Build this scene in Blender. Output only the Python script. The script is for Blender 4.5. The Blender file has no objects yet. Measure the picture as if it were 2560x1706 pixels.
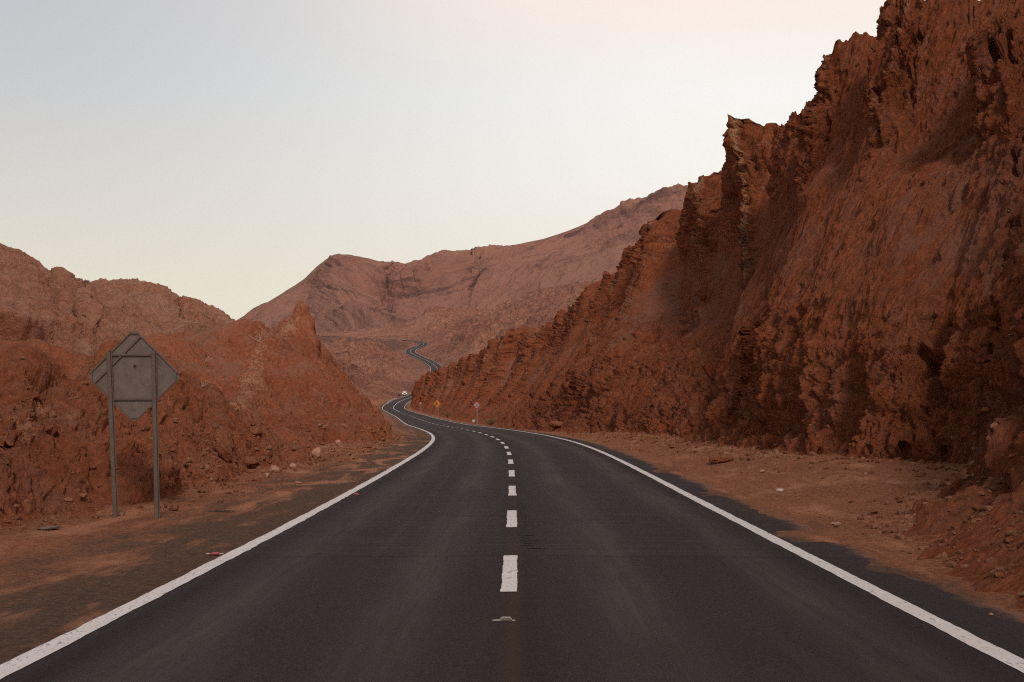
import bpy, bmesh, math, random
import numpy as np
from mathutils import Vector, Matrix

sc = bpy.context.scene
COL = sc.collection
R = math.radians
random.seed(7)
rng = np.random.default_rng(11)

# ------------------------------------------------------------------ camera, sky, sun, exposure
F, HV, CU, CZ = 3000.0, 1010.0, 1280.0, 1.75      # focal length (px of the 2560 frame), horizon row, centre column, eye height
cam_d = bpy.data.cameras.new("camera"); cam = bpy.data.objects.new("camera", cam_d); COL.objects.link(cam)
cam_d.sensor_width = 36.0; cam_d.lens = 36.0 * F / 2560.0
cam_d.shift_y = (HV - 853.0) / 2560.0
cam_d.clip_start = 0.1; cam_d.clip_end = 20000
cam.location = (0, 0, CZ); cam.rotation_euler = (R(90), 0, 0)
sc.camera = cam

SUN_EL, SUN_AZ = 36.0, 170.0        # azimuth clockwise from +Y (behind and to the right)
w = bpy.data.worlds.new("World"); sc.world = w; w.use_nodes = True
nt = w.node_tree; N = nt.nodes; L = nt.links; N.clear()
def wn(t, **k):
    n = N.new(t)
    for a, b in k.items(): setattr(n, a, b)
    return n
out = wn('ShaderNodeOutputWorld'); bg = wn('ShaderNodeBackground')
sky = wn('ShaderNodeTexSky', sky_type='NISHITA', sun_disc=False, sun_elevation=R(SUN_EL), sun_rotation=R(SUN_AZ), dust_density=3.0)
tc = wn('ShaderNodeTexCoord'); sp = wn('ShaderNodeSeparateXYZ'); L.new(tc.outputs['Generated'], sp.inputs[0])
def mr(src, a, b, c=0., d=1., smooth=False):
    n = wn('ShaderNodeMapRange'); n.clamp = True
    if smooth: n.interpolation_type = 'SMOOTHSTEP'
    L.new(src, n.inputs[0]); n.inputs[1].default_value = a; n.inputs[2].default_value = b
    n.inputs[3].default_value = c; n.inputs[4].default_value = d
    return n.outputs[0]
def ramp(src, stops):
    n = wn('ShaderNodeValToRGB'); e = n.color_ramp.elements
    while len(e) > 1: e.remove(e[-1])
    e[0].position = stops[0][0]; e[0].color = (*stops[0][1], 1)
    for p, c in stops[1:]:
        x = e.new(p); x.color = (*c, 1)
    L.new(src, n.inputs[0]); return n.outputs[0]
def wmix(f, a, b, mode='MIX'):
    n = wn('ShaderNodeMix', data_type='RGBA', blend_type=mode)
    if isinstance(f, float): n.inputs[0].default_value = f
    else: L.new(f, n.inputs[0])
    L.new(a, n.inputs[6]); L.new(b, n.inputs[7]); return n.outputs[2]
elev = mr(sp.outputs['Z'], 0.0, 0.5)
# high thin overcast: greyer-blue to the left, creamy white to the right, warm near the horizon
left = ramp(elev, [(0, (.84, .74, .56)), (.16, (.80, .735, .60)), (.32, (.70, .665, .60)), (.48, (.59, .59, .595)), (.64, (.49, .51, .545)), (.8, (.36, .38, .41)), (1, (.24, .26, .29))])
right = ramp(elev, [(0, (.88, .79, .62)), (.2, (.89, .83, .70)), (.36, (.95, .91, .83)), (.5, (.95, .935, .89)), (.66, (.95, .895, .815)), (.8, (.50, .49, .48)), (1, (.26, .27, .30))])
az = mr(sp.outputs['X'], -0.42, 0.20, smooth=True)
grad = wmix(az, left, right)
mp = wn('ShaderNodeMapping'); L.new(tc.outputs['Generated'], mp.inputs[0]); mp.inputs['Scale'].default_value = (1.3, 1.0, 9.0)
nz = wn('ShaderNodeTexNoise'); L.new(mp.outputs[0], nz.inputs['Vector']); nz.inputs['Scale'].default_value = 1.6; nz.inputs['Detail'].default_value = 3
cl = mr(nz.outputs['Fac'], 0.34, 0.60, smooth=True)
hi = mr(sp.outputs['Z'], 0.24, 0.33, 0, .9, smooth=True)
cm = wn('ShaderNodeMath', operation='MULTIPLY'); L.new(cl, cm.inputs[0]); L.new(hi, cm.inputs[1]); cm2 = wn('ShaderNodeMath', operation='MULTIPLY'); L.new(cm.outputs[0], cm2.inputs[0]); L.new(mr(sp.outputs['X'], -.2, .1, .1, .9, True), cm2.inputs[1])
peach = wn('ShaderNodeRGB'); peach.outputs[0].default_value = (1.0, .84, .74, 1)
grad = wmix(cm2.outputs[0], grad, peach.outputs[0])
skys = wn('ShaderNodeMix', data_type='RGBA', blend_type='MULTIPLY'); skys.inputs[0].default_value = 1
L.new(sky.outputs[0], skys.inputs[6]); skys.inputs[7].default_value = (.08, .08, .08, 1)
fin = wmix(0.90, skys.outputs[2], grad)
L.new(fin, bg.inputs[0]); bg.inputs[1].default_value = 1.0
L.new(bg.outputs[0], out.inputs[0])

sun_d = bpy.data.lights.new("sun", 'SUN'); sun_d.energy = 1.6; sun_d.angle = R(9); sun_d.color = (1, .90, .78)
sun = bpy.data.objects.new("sun", sun_d); COL.objects.link(sun)
sdir = Vector((math.sin(R(SUN_AZ)) * math.cos(R(SUN_EL)), math.cos(R(SUN_AZ)) * math.cos(R(SUN_EL)), math.sin(R(SUN_EL))))
sun.rotation_euler = (-sdir).to_track_quat('-Z', 'Y').to_euler()
sc.view_settings.view_transform = 'Standard'; sc.view_settings.look = 'None'
sc.view_settings.exposure = 0.12; sc.view_settings.gamma = 1.0
sc.cycles.use_denoising = False; sc.cycles.filter_width = 1.15
sc.cycles.max_bounces = 5; sc.cycles.diffuse_bounces = 3

# ------------------------------------------------------------------ noise
_G = rng.normal(size=(64 * 64 * 64, 3)).astype(np.float32); _G /= np.linalg.norm(_G, axis=1, keepdims=True)
def _perlin(P):
    i = np.floor(P).astype(np.int32); f = (P - i).astype(np.float32); i &= 63
    u = f * f * f * (f * (f * 6 - 15) + 10)
    r = 0
    for a in (0, 1):
        ia = ((i[:, 0] + a) & 63) * 4096; wa = u[:, 0] if a else 1 - u[:, 0]
        for b in (0, 1):
            ib = ia + ((i[:, 1] + b) & 63) * 64; wb = wa * (u[:, 1] if b else 1 - u[:, 1])
            for c in (0, 1):
                g = _G[ib + ((i[:, 2] + c) & 63)]
                r = r + wb * (u[:, 2] if c else 1 - u[:, 2]) * (g[:, 0] * (f[:, 0] - a) + g[:, 1] * (f[:, 1] - b) + g[:, 2] * (f[:, 2] - c))
    return r
def noise(P, f=1.0, o=1, g=.5, mode='n', seed=0, sc3=(1, 1, 1)):
    """P (...,3) -> about -1..1 (ridge, billow: 0..1)"""
    sh = P.shape[:-1]; Q = (P.reshape(-1, 3) * np.array(sc3)).astype(np.float32)
    outp = np.empty(len(Q), np.float32)
    for s in range(0, len(Q), 60000):
        q = Q[s:s + 60000] * f + seed * 7.31; amp = 1.; tot = 0.; acc = 0.
        for k in range(o):
            n = _perlin(q) * 1.5
            if mode == 'r': n = 1 - np.abs(n) * 1.6
            elif mode == 'b': n = np.abs(n) * 1.6
            acc = acc + n * amp; tot += amp; amp *= g; q = q * 2.03 + 11.7
        outp[s:s + 60000] = acc / tot
    return outp.reshape(sh)
def ss(a, b, x):
    t = np.clip((x - a) / (b - a), 0, 1); return t * t * (3 - 2 * t)
def lerp(a, b, t): return a + (b - a) * t
def px(u, v, Y):      # a point seen at column u, row v of the survey sketch and Y metres ahead
    return ((u - CU) / F * Y, Y, CZ + (HV - v) / F * Y)

# ------------------------------------------------------------------ mesh helpers
def link_mesh(name, me, mat=None, parent=None):
    o = bpy.data.objects.new(name, me); COL.objects.link(o)
    if mat: me.materials.append(mat)
    if parent: o.parent = parent
    return o
def raw_mesh(name, V, Fq, mat, attrs=None, smooth=True, parent=None, uv=None):
    V = np.asarray(V, np.float32); Fq = np.asarray(Fq, np.int32); k = Fq.shape[1]
    me = bpy.data.meshes.new(name)
    me.vertices.add(len(V)); me.vertices.foreach_set('co', V.ravel())
    me.loops.add(Fq.size); me.loops.foreach_set('vertex_index', Fq.ravel())
    me.polygons.add(len(Fq)); me.polygons.foreach_set('loop_start', np.arange(0, Fq.size, k, dtype=np.int32))
    me.polygons.foreach_set('use_smooth', np.full(len(Fq), smooth))
    if uv is not None:
        l = me.uv_layers.new(name='UVMap'); l.data.foreach_set('uv', np.asarray(uv, np.float32)[Fq.ravel()].ravel())
    me.update(calc_edges=True)
    for n, a in (attrs or {}).items():
        at = me.attributes.new(n, 'FLOAT', 'POINT'); at.data.foreach_set('value', np.asarray(a, np.float32).ravel())
    return link_mesh(name, me, mat, parent)
def grid_obj(name, P, mat, attrs=None, flip=False, smooth=True, parent=None, uv=None):
    ny, nx = P.shape[:2]; idx = np.arange(ny * nx).reshape(ny, nx)
    q = np.stack([idx[:-1, :-1], idx[:-1, 1:], idx[1:, 1:], idx[1:, :-1]], -1).reshape(-1, 4)
    if flip: q = q[:, ::-1]
    return raw_mesh(name, P.reshape(-1, 3), q, mat, attrs, smooth, parent, None if uv is None else uv.reshape(-1, 2))
def normals(P, flip=False):
    a = np.gradient(P, axis=1); b = np.gradient(P, axis=0); n = np.cross(a, b)
    n /= np.linalg.norm(n, axis=-1, keepdims=True) + 1e-9
    return -n if flip else n
def structure(o): o['kind'] = 'structure'; return o
def tag(o, label, cat, group=None):
    o['label'] = label; o['category'] = cat
    if group: o['group'] = group
    return o
def thing(name, label, cat, loc, group=None, rot=0):
    o = bpy.data.objects.new(name, None); COL.objects.link(o); o.empty_display_size = .2
    o.location = loc; o.rotation_euler = (0, 0, rot)
    return tag(o, label, cat, group)
def tab(*rows):
    a = np.array(rows, float); return [a[:, i] for i in range(a.shape[1])]

# ------------------------------------------------------------------ materials
class NT:
    def __init__(s, name):
        s.m = bpy.data.materials.new(name); s.m.use_nodes = True; s.t = s.m.node_tree
        s.b = s.t.nodes['Principled BSDF']; s.tc = None
    def n(s, t, **k):
        x = s.t.nodes.new(t)
        for a, b in k.items(): setattr(x, a, b)
        return x
    def l(s, a, b): s.t.links.new(a, b)
    def obj(s, scale=(1, 1, 1), uv=False):
        if s.tc is None: s.tc = s.n('ShaderNodeTexCoord')
        m = s.n('ShaderNodeMapping'); s.l(s.tc.outputs['UV' if uv else 'Object'], m.inputs[0]); m.inputs['Scale'].default_value = scale
        return m.outputs[0]
    def noise(s, vec, scale, detail=4, rough=.55, dist=0.):
        x = s.n('ShaderNodeTexNoise'); s.l(vec, x.inputs['Vector'])
        x.inputs['Scale'].default_value = scale; x.inputs['Detail'].default_value = detail
        x.inputs['Roughness'].default_value = rough; x.inputs['Distortion'].default_value = dist
        return x.outputs['Fac']
    def vor(s, vec, scale, feature='F1', out='Distance', rnd=1):
        x = s.n('ShaderNodeTexVoronoi', feature=feature); s.l(vec, x.inputs['Vector']); x.inputs['Scale'].default_value = scale
        x.inputs['Randomness'].default_value = rnd
        return x.outputs[out]
    def mr(s, src, a, b, c=0., d=1., smooth=False):
        x = s.n('ShaderNodeMapRange'); x.clamp = True
        if smooth: x.interpolation_type = 'SMOOTHSTEP'
        s.l(src, x.inputs[0])
        for i, q in zip((1, 2, 3, 4), (a, b, c, d)): x.inputs[i].default_value = q
        return x.outputs[0]
    def math(s, op, a, b=None):
        x = s.n('ShaderNodeMath', operation=op)
        for i, q in enumerate((a, b)):
            if q is None: continue
            if isinstance(q, (int, float)): x.inputs[i].default_value = q
            else: s.l(q, x.inputs[i])
        return x.outputs[0]
    def mix(s, f, a, b, mode='MIX'):
        x = s.n('ShaderNodeMix', data_type='RGBA', blend_type=mode)
        for i, q in ((0, f), (6, a), (7, b)):
            if isinstance(q, (int, float)): x.inputs[i].default_value = q
            elif isinstance(q, tuple): x.inputs[i].default_value = (*q, 1)
            else: s.l(q, x.inputs[i])
        return x.outputs[2]
    def attr(s, name):
        x = s.n('ShaderNodeAttribute'); x.attribute_name = name; return x.outputs['Fac']
    def bump(s, h, dist, strength=1., prev=None):
        x = s.n('ShaderNodeBump'); s.l(h, x.inputs['Height']); x.inputs['Distance'].default_value = dist
        x.inputs['Strength'].default_value = strength
        if prev is not None: s.l(prev, x.inputs['Normal'])
        return x.outputs[0]
    def fin(s, col, rough=.9, nrm=None, spec=.2, metal=0.):
        for k, q in (('Base Color', col), ('Roughness', rough), ('Metallic', metal), ('Specular IOR Level', spec)):
            if isinstance(q, tuple): s.b.inputs[k].default_value = (*q, 1)
            elif isinstance(q, (int, float)): s.b.inputs[k].default_value = q
            else: s.l(q, s.b.inputs[k])
        if nrm is not None: s.l(nrm, s.b.inputs['Normal'])
        return s.m

def rock_mat(name, red, dark, dust, tan, k=1.0, bump=1.0, aniso=(1, 1, 1), speck=.5, cc=.75):
    """crumbling clay rock; k = feature size in metres"""
    t = NT(name); v = t.obj(aniso); vi = t.obj()
    a = t.noise(vi, .16 / k, 5, .6, .4); b = t.noise(v, .8 / k, 7, .68); c = t.noise(v, 5 / k, 7, .75)
    col = t.mix(t.mr(a, .35, .65), red, dark)
    col = t.mix(t.mr(b, .46, .66, 0, .75), col, dust)
    col = t.mix(t.mr(c, .48, .72, 0, cc), col, tuple(min(1, q * 1.55 + .01) for q in red))
    col = t.mix(t.mr(c, .50, .32, 0, cc), col, tuple(q * .50 for q in dark))
    col = t.mix(t.mr(t.math('ADD', t.attr('dust'), t.math('MULTIPLY', t.math('SUBTRACT', b, .5), 1.2)), .35, .75, 0, .8, True), col, dust)
    col = t.mix(t.mr(t.math('ADD', t.attr('tan'), t.math('MULTIPLY', t.math('SUBTRACT', c, .5), 1.6)), .40, .85, 0, 1, True), col, tan)
    vs = t.vor(vi, 9 / k, 'F1', 'Distance'); cellc = t.vor(vi, 9 / k, 'F1', 'Color')
    sp_ = t.n('ShaderNodeSeparateColor'); t.l(cellc, sp_.inputs[0])
    s1 = t.math('MULTIPLY', t.mr(vs, .16, .26, 1, 0), t.mr(sp_.outputs[0], .86, .93))
    col = t.mix(t.math('MULTIPLY', s1, speck), col, tan)
    hb = t.noise(v, 1.9 / k, 10, .76); hc = t.vor(v, 5 / k, 'F1'); hd = t.noise(vi, 18 / k, 5, .8)
    h = t.math('ADD', hb, t.math('MULTIPLY', hd, .2)); h = t.math('ADD', h, t.math('MULTIPLY', hc, .16))
    nrm = t.bump(h, .42 * k, bump)
    return t.fin(col, .95, nrm, .08)

M_cliff = rock_mat('cliff_rock', (.37, .108, .048), (.25, .068, .029), (.33, .142, .094), (.50, .245, .145), 1.0, 1.0, (1, 3.2, .5))
M_left = rock_mat('mound_rock', (.43, .142, .072), (.31, .092, .043), (.36, .165, .110), (.56, .29, .18), .9, 1.0, speck=.2, cc=.5)
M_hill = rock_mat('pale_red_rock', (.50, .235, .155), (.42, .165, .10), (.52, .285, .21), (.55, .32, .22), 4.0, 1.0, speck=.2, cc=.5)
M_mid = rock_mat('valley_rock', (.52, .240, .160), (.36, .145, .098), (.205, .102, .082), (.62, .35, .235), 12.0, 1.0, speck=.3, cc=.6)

def mountain_mat():
    t = NT('mountain_rock'); v = t.obj()
    q = t.attr('strata')
    cx = t.n('ShaderNodeCombineXYZ'); t.l(q, cx.inputs[2]); sv = t.n('ShaderNodeSeparateXYZ'); t.l(v, sv.inputs[0])
    t.l(t.math('MULTIPLY', sv.outputs[0], .06), cx.inputs[0]); t.l(t.math('MULTIPLY', sv.outputs[1], .06), cx.inputs[1])
    s = t.noise(cx.outputs[0], .035, 6, .7); s2 = t.noise(cx.outputs[0], .13, 4, .75)
    a = t.noise(v, .006, 6, .6)
    col = t.mix(t.mr(a, .38, .62), (.300, .132, .096), (.245, .118, .096))
    col = t.mix(t.mr(s, .42, .62, 0, .7), col, (.36, .175, .128))
    col = t.mix(t.mr(s2, .54, .64, 0, .8), col, (.105, .050, .046))
    col = t.mix(t.mr(t.attr('scree'), .3, .8, 0, .8, True), col, (.30, .155, .112))
    h = t.math('ADD', t.noise(v, .05, 9, .7), t.math('MULTIPLY', s, .9)); h = t.math('ADD', h, t.math('MULTIPLY', s2, .25))
    return t.fin(col, .95, t.bump(h, 9, .8), .1)
M_mount = mountain_mat()

def ground_mat():
    t = NT('ground_dust'); v = t.obj(); st = t.obj((1.5, .35, 1))
    e = t.attr('edge')      # metres from the painted edge line, signed side in 'side'
    a = t.noise(st, .9, 6, .62, .5); b = t.noise(v, .35, 5, .6); c = t.noise(v, 14, 5, .7); g = t.noise(v, 60, 3, .7)
    gritty = t.mix(t.mr(c, .3, .7), (.085, .047, .034), (.190, .108, .076))
    red = t.mix(t.mr(b, .35, .65), (.36, .138, .070), (.27, .100, .052))
    sand = (.46, .205, .118)
    f = t.math('ADD', t.math('MULTIPLY', e, .42), t.math('MULTIPLY', t.math('SUBTRACT', a, .5), 2.2))
    red = t.mix(t.mr(c, .5, .32, 0, .8), red, (.13, .050, .026)); red = t.mix(t.mr(c, .52, .72, 0, .6), red, (.50, .24, .15))
    col = t.mix(t.mr(f, .15, .95, 0, 1, True), gritty, red)
    col = t.mix(t.mr(t.math('ADD', a, t.math('MULTIPLY', b, .5)), .76, .92, 0, .85, True), col, sand)
    vd = t.vor(v, 16, 'F1', 'Distance'); cc = t.n('ShaderNodeSeparateColor'); t.l(t.vor(v, 16, 'F1', 'Color'), cc.inputs[0])
    spk = t.math('MULTIPLY', t.mr(vd, .14, .24, 1, 0), t.mr(cc.outputs[0], .88, .93))
    col = t.mix(t.math('MULTIPLY', spk, .8), col, (.06, .035, .03))
    h = t.math('ADD', t.noise(v, 3, 9, .75), t.math('MULTIPLY', g, .12))
    return t.fin(col, .95, t.bump(h, .16, 1), .1)
M_ground = ground_mat()

def asphalt_mat():
    t = NT('asphalt'); v = t.obj(); uv = t.obj((1, 1, 1), True)
    sx = t.n('ShaderNodeSeparateXYZ'); t.l(uv, sx.inputs[0]); x = sx.outputs[0]; y = sx.outputs[1]
    far = t.mr(y, 14.35, 14.5)              # older coarser surface beyond the cross joint
    gr = t.noise(v, 95, 3, .8); gr2 = t.noise(v, 34, 5, .8); md = t.noise(t.obj((1.2, .22, 1), True), .9, 5, .6, .3)
    lg = t.noise(t.obj((.5, .09, 1), True), 1.0, 4, .6)
    cross = t.noise(t.obj((.25, 5.0, 1), True), 1.3, 5, .75)
    col = t.mix(t.mr(gr, .32, .70), (.016, .0115, .0120), (.072, .055, .055))
    col = t.mix(t.mr(gr2, .52, .70, 0, .7), col, (.105, .082, .080))
    # worn wheel paths: two per lane
    def band(c, w_):
        d = t.math('ABSOLUTE', t.math('SUBTRACT', x, c)); return t.mr(d, w_, 0, 0, 1, True)
    wp = t.math('ADD', t.math('ADD', band(-2.6, .55), band(-1.0, .55)), t.math('ADD', band(1.0, .6), band(2.7, .55)))
    stk = t.noise(t.obj((7, .22, 1), True), 1.0, 6, .75); wp = t.math('MULTIPLY', t.math('MULTIPLY', wp, t.mr(md, .2, .6)), t.mr(stk, .3, .62, .25, 1.25))
    col = t.mix(t.math('MULTIPLY', wp, .60), col, (.105, .084, .084))
    dk = t.math('ADD', band(0, .45), t.math('ADD', band(-3.2, .25), band(3.25, .3)))
    col = t.mix(t.math('MULTIPLY', t.math('MULTIPLY', dk, t.mr(lg, .3, .7)), .65), col, (.016, .011, .012))
    ck = t.noise(v, 2.2, 6, .7, 1.5); col = t.mix(t.math('MULTIPLY', t.mr(t.math('ABSOLUTE', t.math('SUBTRACT', ck, .5)), .006, 0), t.mr(lg, .5, .62, 0, .75)), col, (.010, .007, .007))
    col = t.mix(t.mr(md, .56, .8, 0, .40), col, (.095, .080, .078))
    col = t.mix(t.mr(lg, .5, .25, 0, .5), col, (.028, .021, .022))
    col = t.mix(t.math('MULTIPLY', far, t.mr(cross, .5, .78, 0, .55)), col, (.105, .088, .085))
    col = t.mix(t.math('MULTIPLY', t.math('MULTIPLY', band(-.05, .16), t.mr(y, 30, 12, .25, 1)), .6), col, (.070, .036, .026)); col = t.mix(t.math('MULTIPLY', band(-1.72, .07), t.math('MULTIPLY', far, .10)), col, (.13, .11, .105))  # rust coloured dust along the centre
    jt = t.math('ABSOLUTE', t.math('SUBTRACT', t.math('ADD', y, t.math('MULTIPLY', t.math('SUBTRACT', gr2, .5), .05)), 14.42))
    col = t.mix(t.mr(jt, .035, 0, 0, .8), col, (.018, .012, .012))
    # dust drifting in from the shoulder
    du = t.math('ADD', t.attr('dusty'), t.math('MULTIPLY', t.math('SUBTRACT', t.noise(v, 1.6, 6, .7), .5), 1.3))
    col = t.mix(t.mr(du, .55, .95, 0, .85, True), col, (.24, .118, .078))
    h = t.math('ADD', t.math('MULTIPLY', gr, .6), t.math('MULTIPLY', t.noise(v, 45, 3, .7), .6))
    return t.fin(col, t.mr(gr, .3, .7, .93, .78), t.bump(h, .02, 1), .10)
M_asph = asphalt_mat()

def paint_mat():
    t = NT('road_paint'); v = t.obj()
    a = t.noise(v, 3, 5, .7); c = t.noise(t.obj((1, .35, 1)), 26, 4, .75)
    col = t.mix(t.mr(a, .3, .7), (.60, .53, .52), (.70, .64, .63))
    col = t.mix(t.mr(t.math('ADD', c, t.math('MULTIPLY', a, .35)), .75, .83, 0, .75), col, (.11, .085, .08))
    return t.fin(col, .6, t.bump(t.noise(v, 90, 3), .004, .5), .3)
M_paint = paint_mat()

def plain(name, col, rough=.6, metal=0., var=.15, spec=.4, scale=20, emit=None):
    t = NT(name); v = t.obj(); a = t.noise(v, scale, 5, .65)
    c = t.mix(t.mr(a, .3, .7), tuple(q * (1 - var) for q in col), tuple(min(1, q * (1 + var)) for q in col))
    m = t.fin(c, rough, None, spec, metal)
    if emit:
        t.b.inputs['Emission Color'].default_value = (*emit[0], 1); t.b.inputs['Emission Strength'].default_value = emit[1]
    return m

# ------------------------------------------------------------------ road path
_Y, _X, _Z = tab((-40, .02, -1.60), (-10, .02, -1.72), (0, .02, -1.76), (8, .03, -1.79), (14, .08, -1.83), (22, .10, -1.845), (28, .10, -1.845),
    (34, .08, -1.835), (45, 0, -1.83), (54, -.22, -1.84), (62, -.56, -1.87), (71, -1.12, -1.92), (80, -1.9, -1.97), (87, -2.6, -2.01), (103, -4.4, -2.12), (122, -6.6, -2.28),
    (139, -8.6, -2.42), (165, -11.4, -2.55), (192, -14.3, -2.63), (228, -18.2, -2.66), (263, -22.3, -2.58), (300, -27.0, -2.42), (338, -32.2, -2.05), (365, -35.9, -1.65), (387, -38.3, -1.15),
    (408, -39.4, 0), (425, -39.5, 1.0), (455, -38.8, 2.25), (480, -37.6, 3.7), (550, -37.0, 9.6), (600, -37.6, 14.4), (650, -40.5, 19.5),
    (680, -44.8, 22.5), (712, -51, 26.0), (765, -61.0, 30.5), (800, -67.4, 33.9), (825, -70.2, 36.4), (850, -70.8, 38.8), (875, -69.8, 41.0), (900, -68.4, 43.2), (922, -67.4, 45.8), (938, -69.5, 47.5),
    (950, -76, 49.6), (962, -84, 51.0), (980, -96, 52.6), (1020, -117, 55.4), (1065, -142, 58.6), (1150, -192, 66), (1300, -290, 80))
ch = np.concatenate([[0], np.cumsum(np.hypot(np.diff(_Y), np.diff(_X)))])
S = np.arange(0, ch[-1], 0.5)
def gsm(a, s):
    k = np.arange(-int(3 * s), int(3 * s) + 1); g = np.exp(-.5 * (k / s) ** 2); g /= g.sum()
    p = np.pad(a, len(k) // 2, mode='reflect', reflect_type='odd'); return np.convolve(p, g, 'valid')
RX, RY, RZ = (gsm(np.interp(S, ch, q), 9) for q in (_X, _Y, _Z))
RZ = RZ + CZ
tx, ty = np.gradient(RX), np.gradient(RY); tl = np.hypot(tx, ty); tx /= tl; ty /= tl
S = np.concatenate([[0], np.cumsum(np.hypot(np.diff(RX), np.diff(RY)))]); S = S - np.interp(0, RY, S)     # s = metres ahead of the camera
mono = RY < 930
def road_x(Y): return np.interp(Y, RY[mono], RX[mono])
def road_z(Y): return np.interp(Y, RY[mono], RZ[mono])
def road_pt(s, off, dz=0):
    return np.stack([np.interp(s, S, RX) + np.interp(s, S, ty) * off, np.interp(s, S, RY) - np.interp(s, S, tx) * off, np.interp(s, S, RZ) + dz - .012 * np.abs(off) * 0], -1)
def s_samples(a, b, step0=.12, k=.012):
    r = [a]
    while r[-1] < b: r.append(r[-1] + max(step0, abs(r[-1]) * k))
    return np.array(r)
HW = 3.52
ssr = s_samples(-38, S[-1] - 4, .12, .006)
offs = np.array([-HW - .18, -HW, -2.6, -1.7, -.8, 0, .8, 1.7, 2.6, HW, HW + .3, HW + .55, HW + .95])
one = np.ones_like(ssr); nP = np.stack([ssr, one * 3, one], -1)
rag_r = noise(nP, .7, 5, .65) * .13 + noise(nP, 6, 3, .6, seed=3) * .05
rag_l = noise(nP, .5, 4, .6, seed=9) * .06
G = np.zeros((len(ssr), len(offs), 3)); UV = np.zeros((len(ssr), len(offs), 2)); DU = np.zeros((len(ssr), len(offs)))
near_w = 1 - ss(180, 260, ssr) * .75
for j, o_ in enumerate(offs):
    oo = one * o_
    if j == 0: oo = oo + rag_l
    if j == len(offs) - 1: oo = HW + (.95 + rag_r) * near_w + .05
    if j == len(offs) - 2: oo = HW + (.55 + rag_r * .7) * near_w + .03
    if j == len(offs) - 3: oo = HW + .3 * near_w + .02
    p = road_pt(ssr, oo, -.012 * abs(o_) * .6); p[:, 2] -= (.03 if j in (0, len(offs) - 1) else 0)
    G[:, j] = p; UV[:, j, 0] = oo; UV[:, j, 1] = ssr
    DU[:, j] = {0: .95, len(offs) - 1: 1.0, len(offs) - 2: .55, len(offs) - 3: .2}.get(j, 0)
road = structure(grid_obj('road', G, M_asph, {'dusty': DU}, uv=UV))
def crown(off): return -.012 * np.abs(off) * .6
def stripe(name, a, b, off, wd, rag=.006, sd=1, parent=road):
    s = s_samples(a, b, .05 if b - a < 10 else .12, .004 if b - a > 10 else 0.0) if b > 30 or b - a < 10 else s_samples(a, b)
    s = s[s <= b]; s = np.append(s, b)
    q = np.stack([s, s * 0 + sd * 3.3, s * 0], -1)
    rg = (noise(q, 1.1, 4, .6, seed=sd) * rag * 2.2 + noise(q, 9, 2, seed=sd + 4) * rag * .8); rg2 = (noise(q, 1.3, 4, .6, seed=sd + 8) * rag * 2.2 + noise(q, 8, 2, seed=sd + 5) * rag)
    off = off + s * 0
    cols = []
    for fr, r_ in ((-.5, rg), (0, 0), (.5, rg2)):
        o_ = off + fr * wd + r_
        cols.append(road_pt(s, o_, 0.005) + np.stack([s * 0, s * 0, crown(o_) + s * 1.2e-5 + np.clip(s, 0, 1e9) * 4e-5], -1))
    return grid_obj(name, np.stack(cols, 1), M_paint, parent=parent)
def wob(s): return np.interp(s, [0, 13.9, 14.3, 14.9, 15.6, 400], [0, 0, -.06, .05, 0, 0])
stripe('edge_line', -36, S[-1] - 6, -HW + .02, .19, .014, 1)
stripe('edge_line', -36, 940, HW - .02 , .19, .013, 2)
s_solid = 326.0
k = 0; s0 = 11.55
while s0 + 2.8 < s_solid:
    stripe('centre_dash', s0, s0 + 2.85, -.09, .155 if s0 < 60 else .17, .010, 20 + k)
    s0 += 6.25; k += 1
stripe('centre_line', s_solid + 2, S[-1] - 6, 0, .2, .01, 3)

# ------------------------------------------------------------------ ground sheet
TLX = tab((-40, -7.6), (5, -7.8), (14, -7.6), (17, -7.35), (19.5, -6.9), (23, -6.5), (32.5, -6.7), (44.5, -6.0), (60, -6.2), (67, -6.7), (85, -8.6), (103, -10.8), (139, -15.3), (192, -21.2), (263, -29.5), (338, -40), (387, -50), (480, -56))
def toe_l(Y): return np.interp(Y, TLX[0], TLX[1])
TRX = tab((-40, 7), (5, 5.7), (10, 5.4), (14, 5.6), (17, 6.3), (20, 7.1), (20.8, 7.9), (22, 9.0), (26.5, 9.4), (27.9, 8.1), (29, 8.0), (33, 7.7), (38, 7.25), (50, 6.7), (60, 6.1), (67, 5.5), (75, 4.4), (84, 3.4), (100, 1.0), (112, -1.0), (139, -3.4), (165, -6.4), (192, -9.2), (228, -13), (263, -17.0), (300, -21.8), (338, -27), (365, -30.6), (387, -32.9), (400, -33.6))
def toe_r(Y): return np.interp(Y, TRX[0], TRX[1])
gy = np.concatenate([[-1400, -500, -120, -40, -15, -4, 2], s_samples(4, 520, .1, .009), [600, 800, 1200, 2000, 3200]])
gx = np.concatenate([[-2400, -1200, -400, -150, -80, -50, -36, -28], -np.arange(6, 24, .45)[::-1], np.arange(-5.9, 6, .22), np.arange(6, 22, .45), [26, 34, 50, 80, 150, 400, 1200, 2400]])
GY, GX = np.meshgrid(gy, gx, indexing='ij')
yc = np.clip(GY, -38, 520); XX = GX + road_x(yc); YY = GY.copy()
zr = road_z(np.minimum(yc, 470))
zg = zr - .045 - .03 * ss(3.3, 4.2, np.abs(GX)) * 0
P = np.stack([XX, YY, zg], -1)
inside = ss(HW - .2, HW + .5, np.abs(GX))
nn = noise(P, .5, 5, .55, seed=2) * .10 * inside + noise(P, 3, 4, .6, seed=5) * .022 * inside
rise = ss(4.6, 8.6, GX) * .60 * ss(130, 60, YY) + ss(4.5, 7.5, -GX) * .10
ditch = np.where(np.abs(GX) < HW, -.03, 0)
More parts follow.
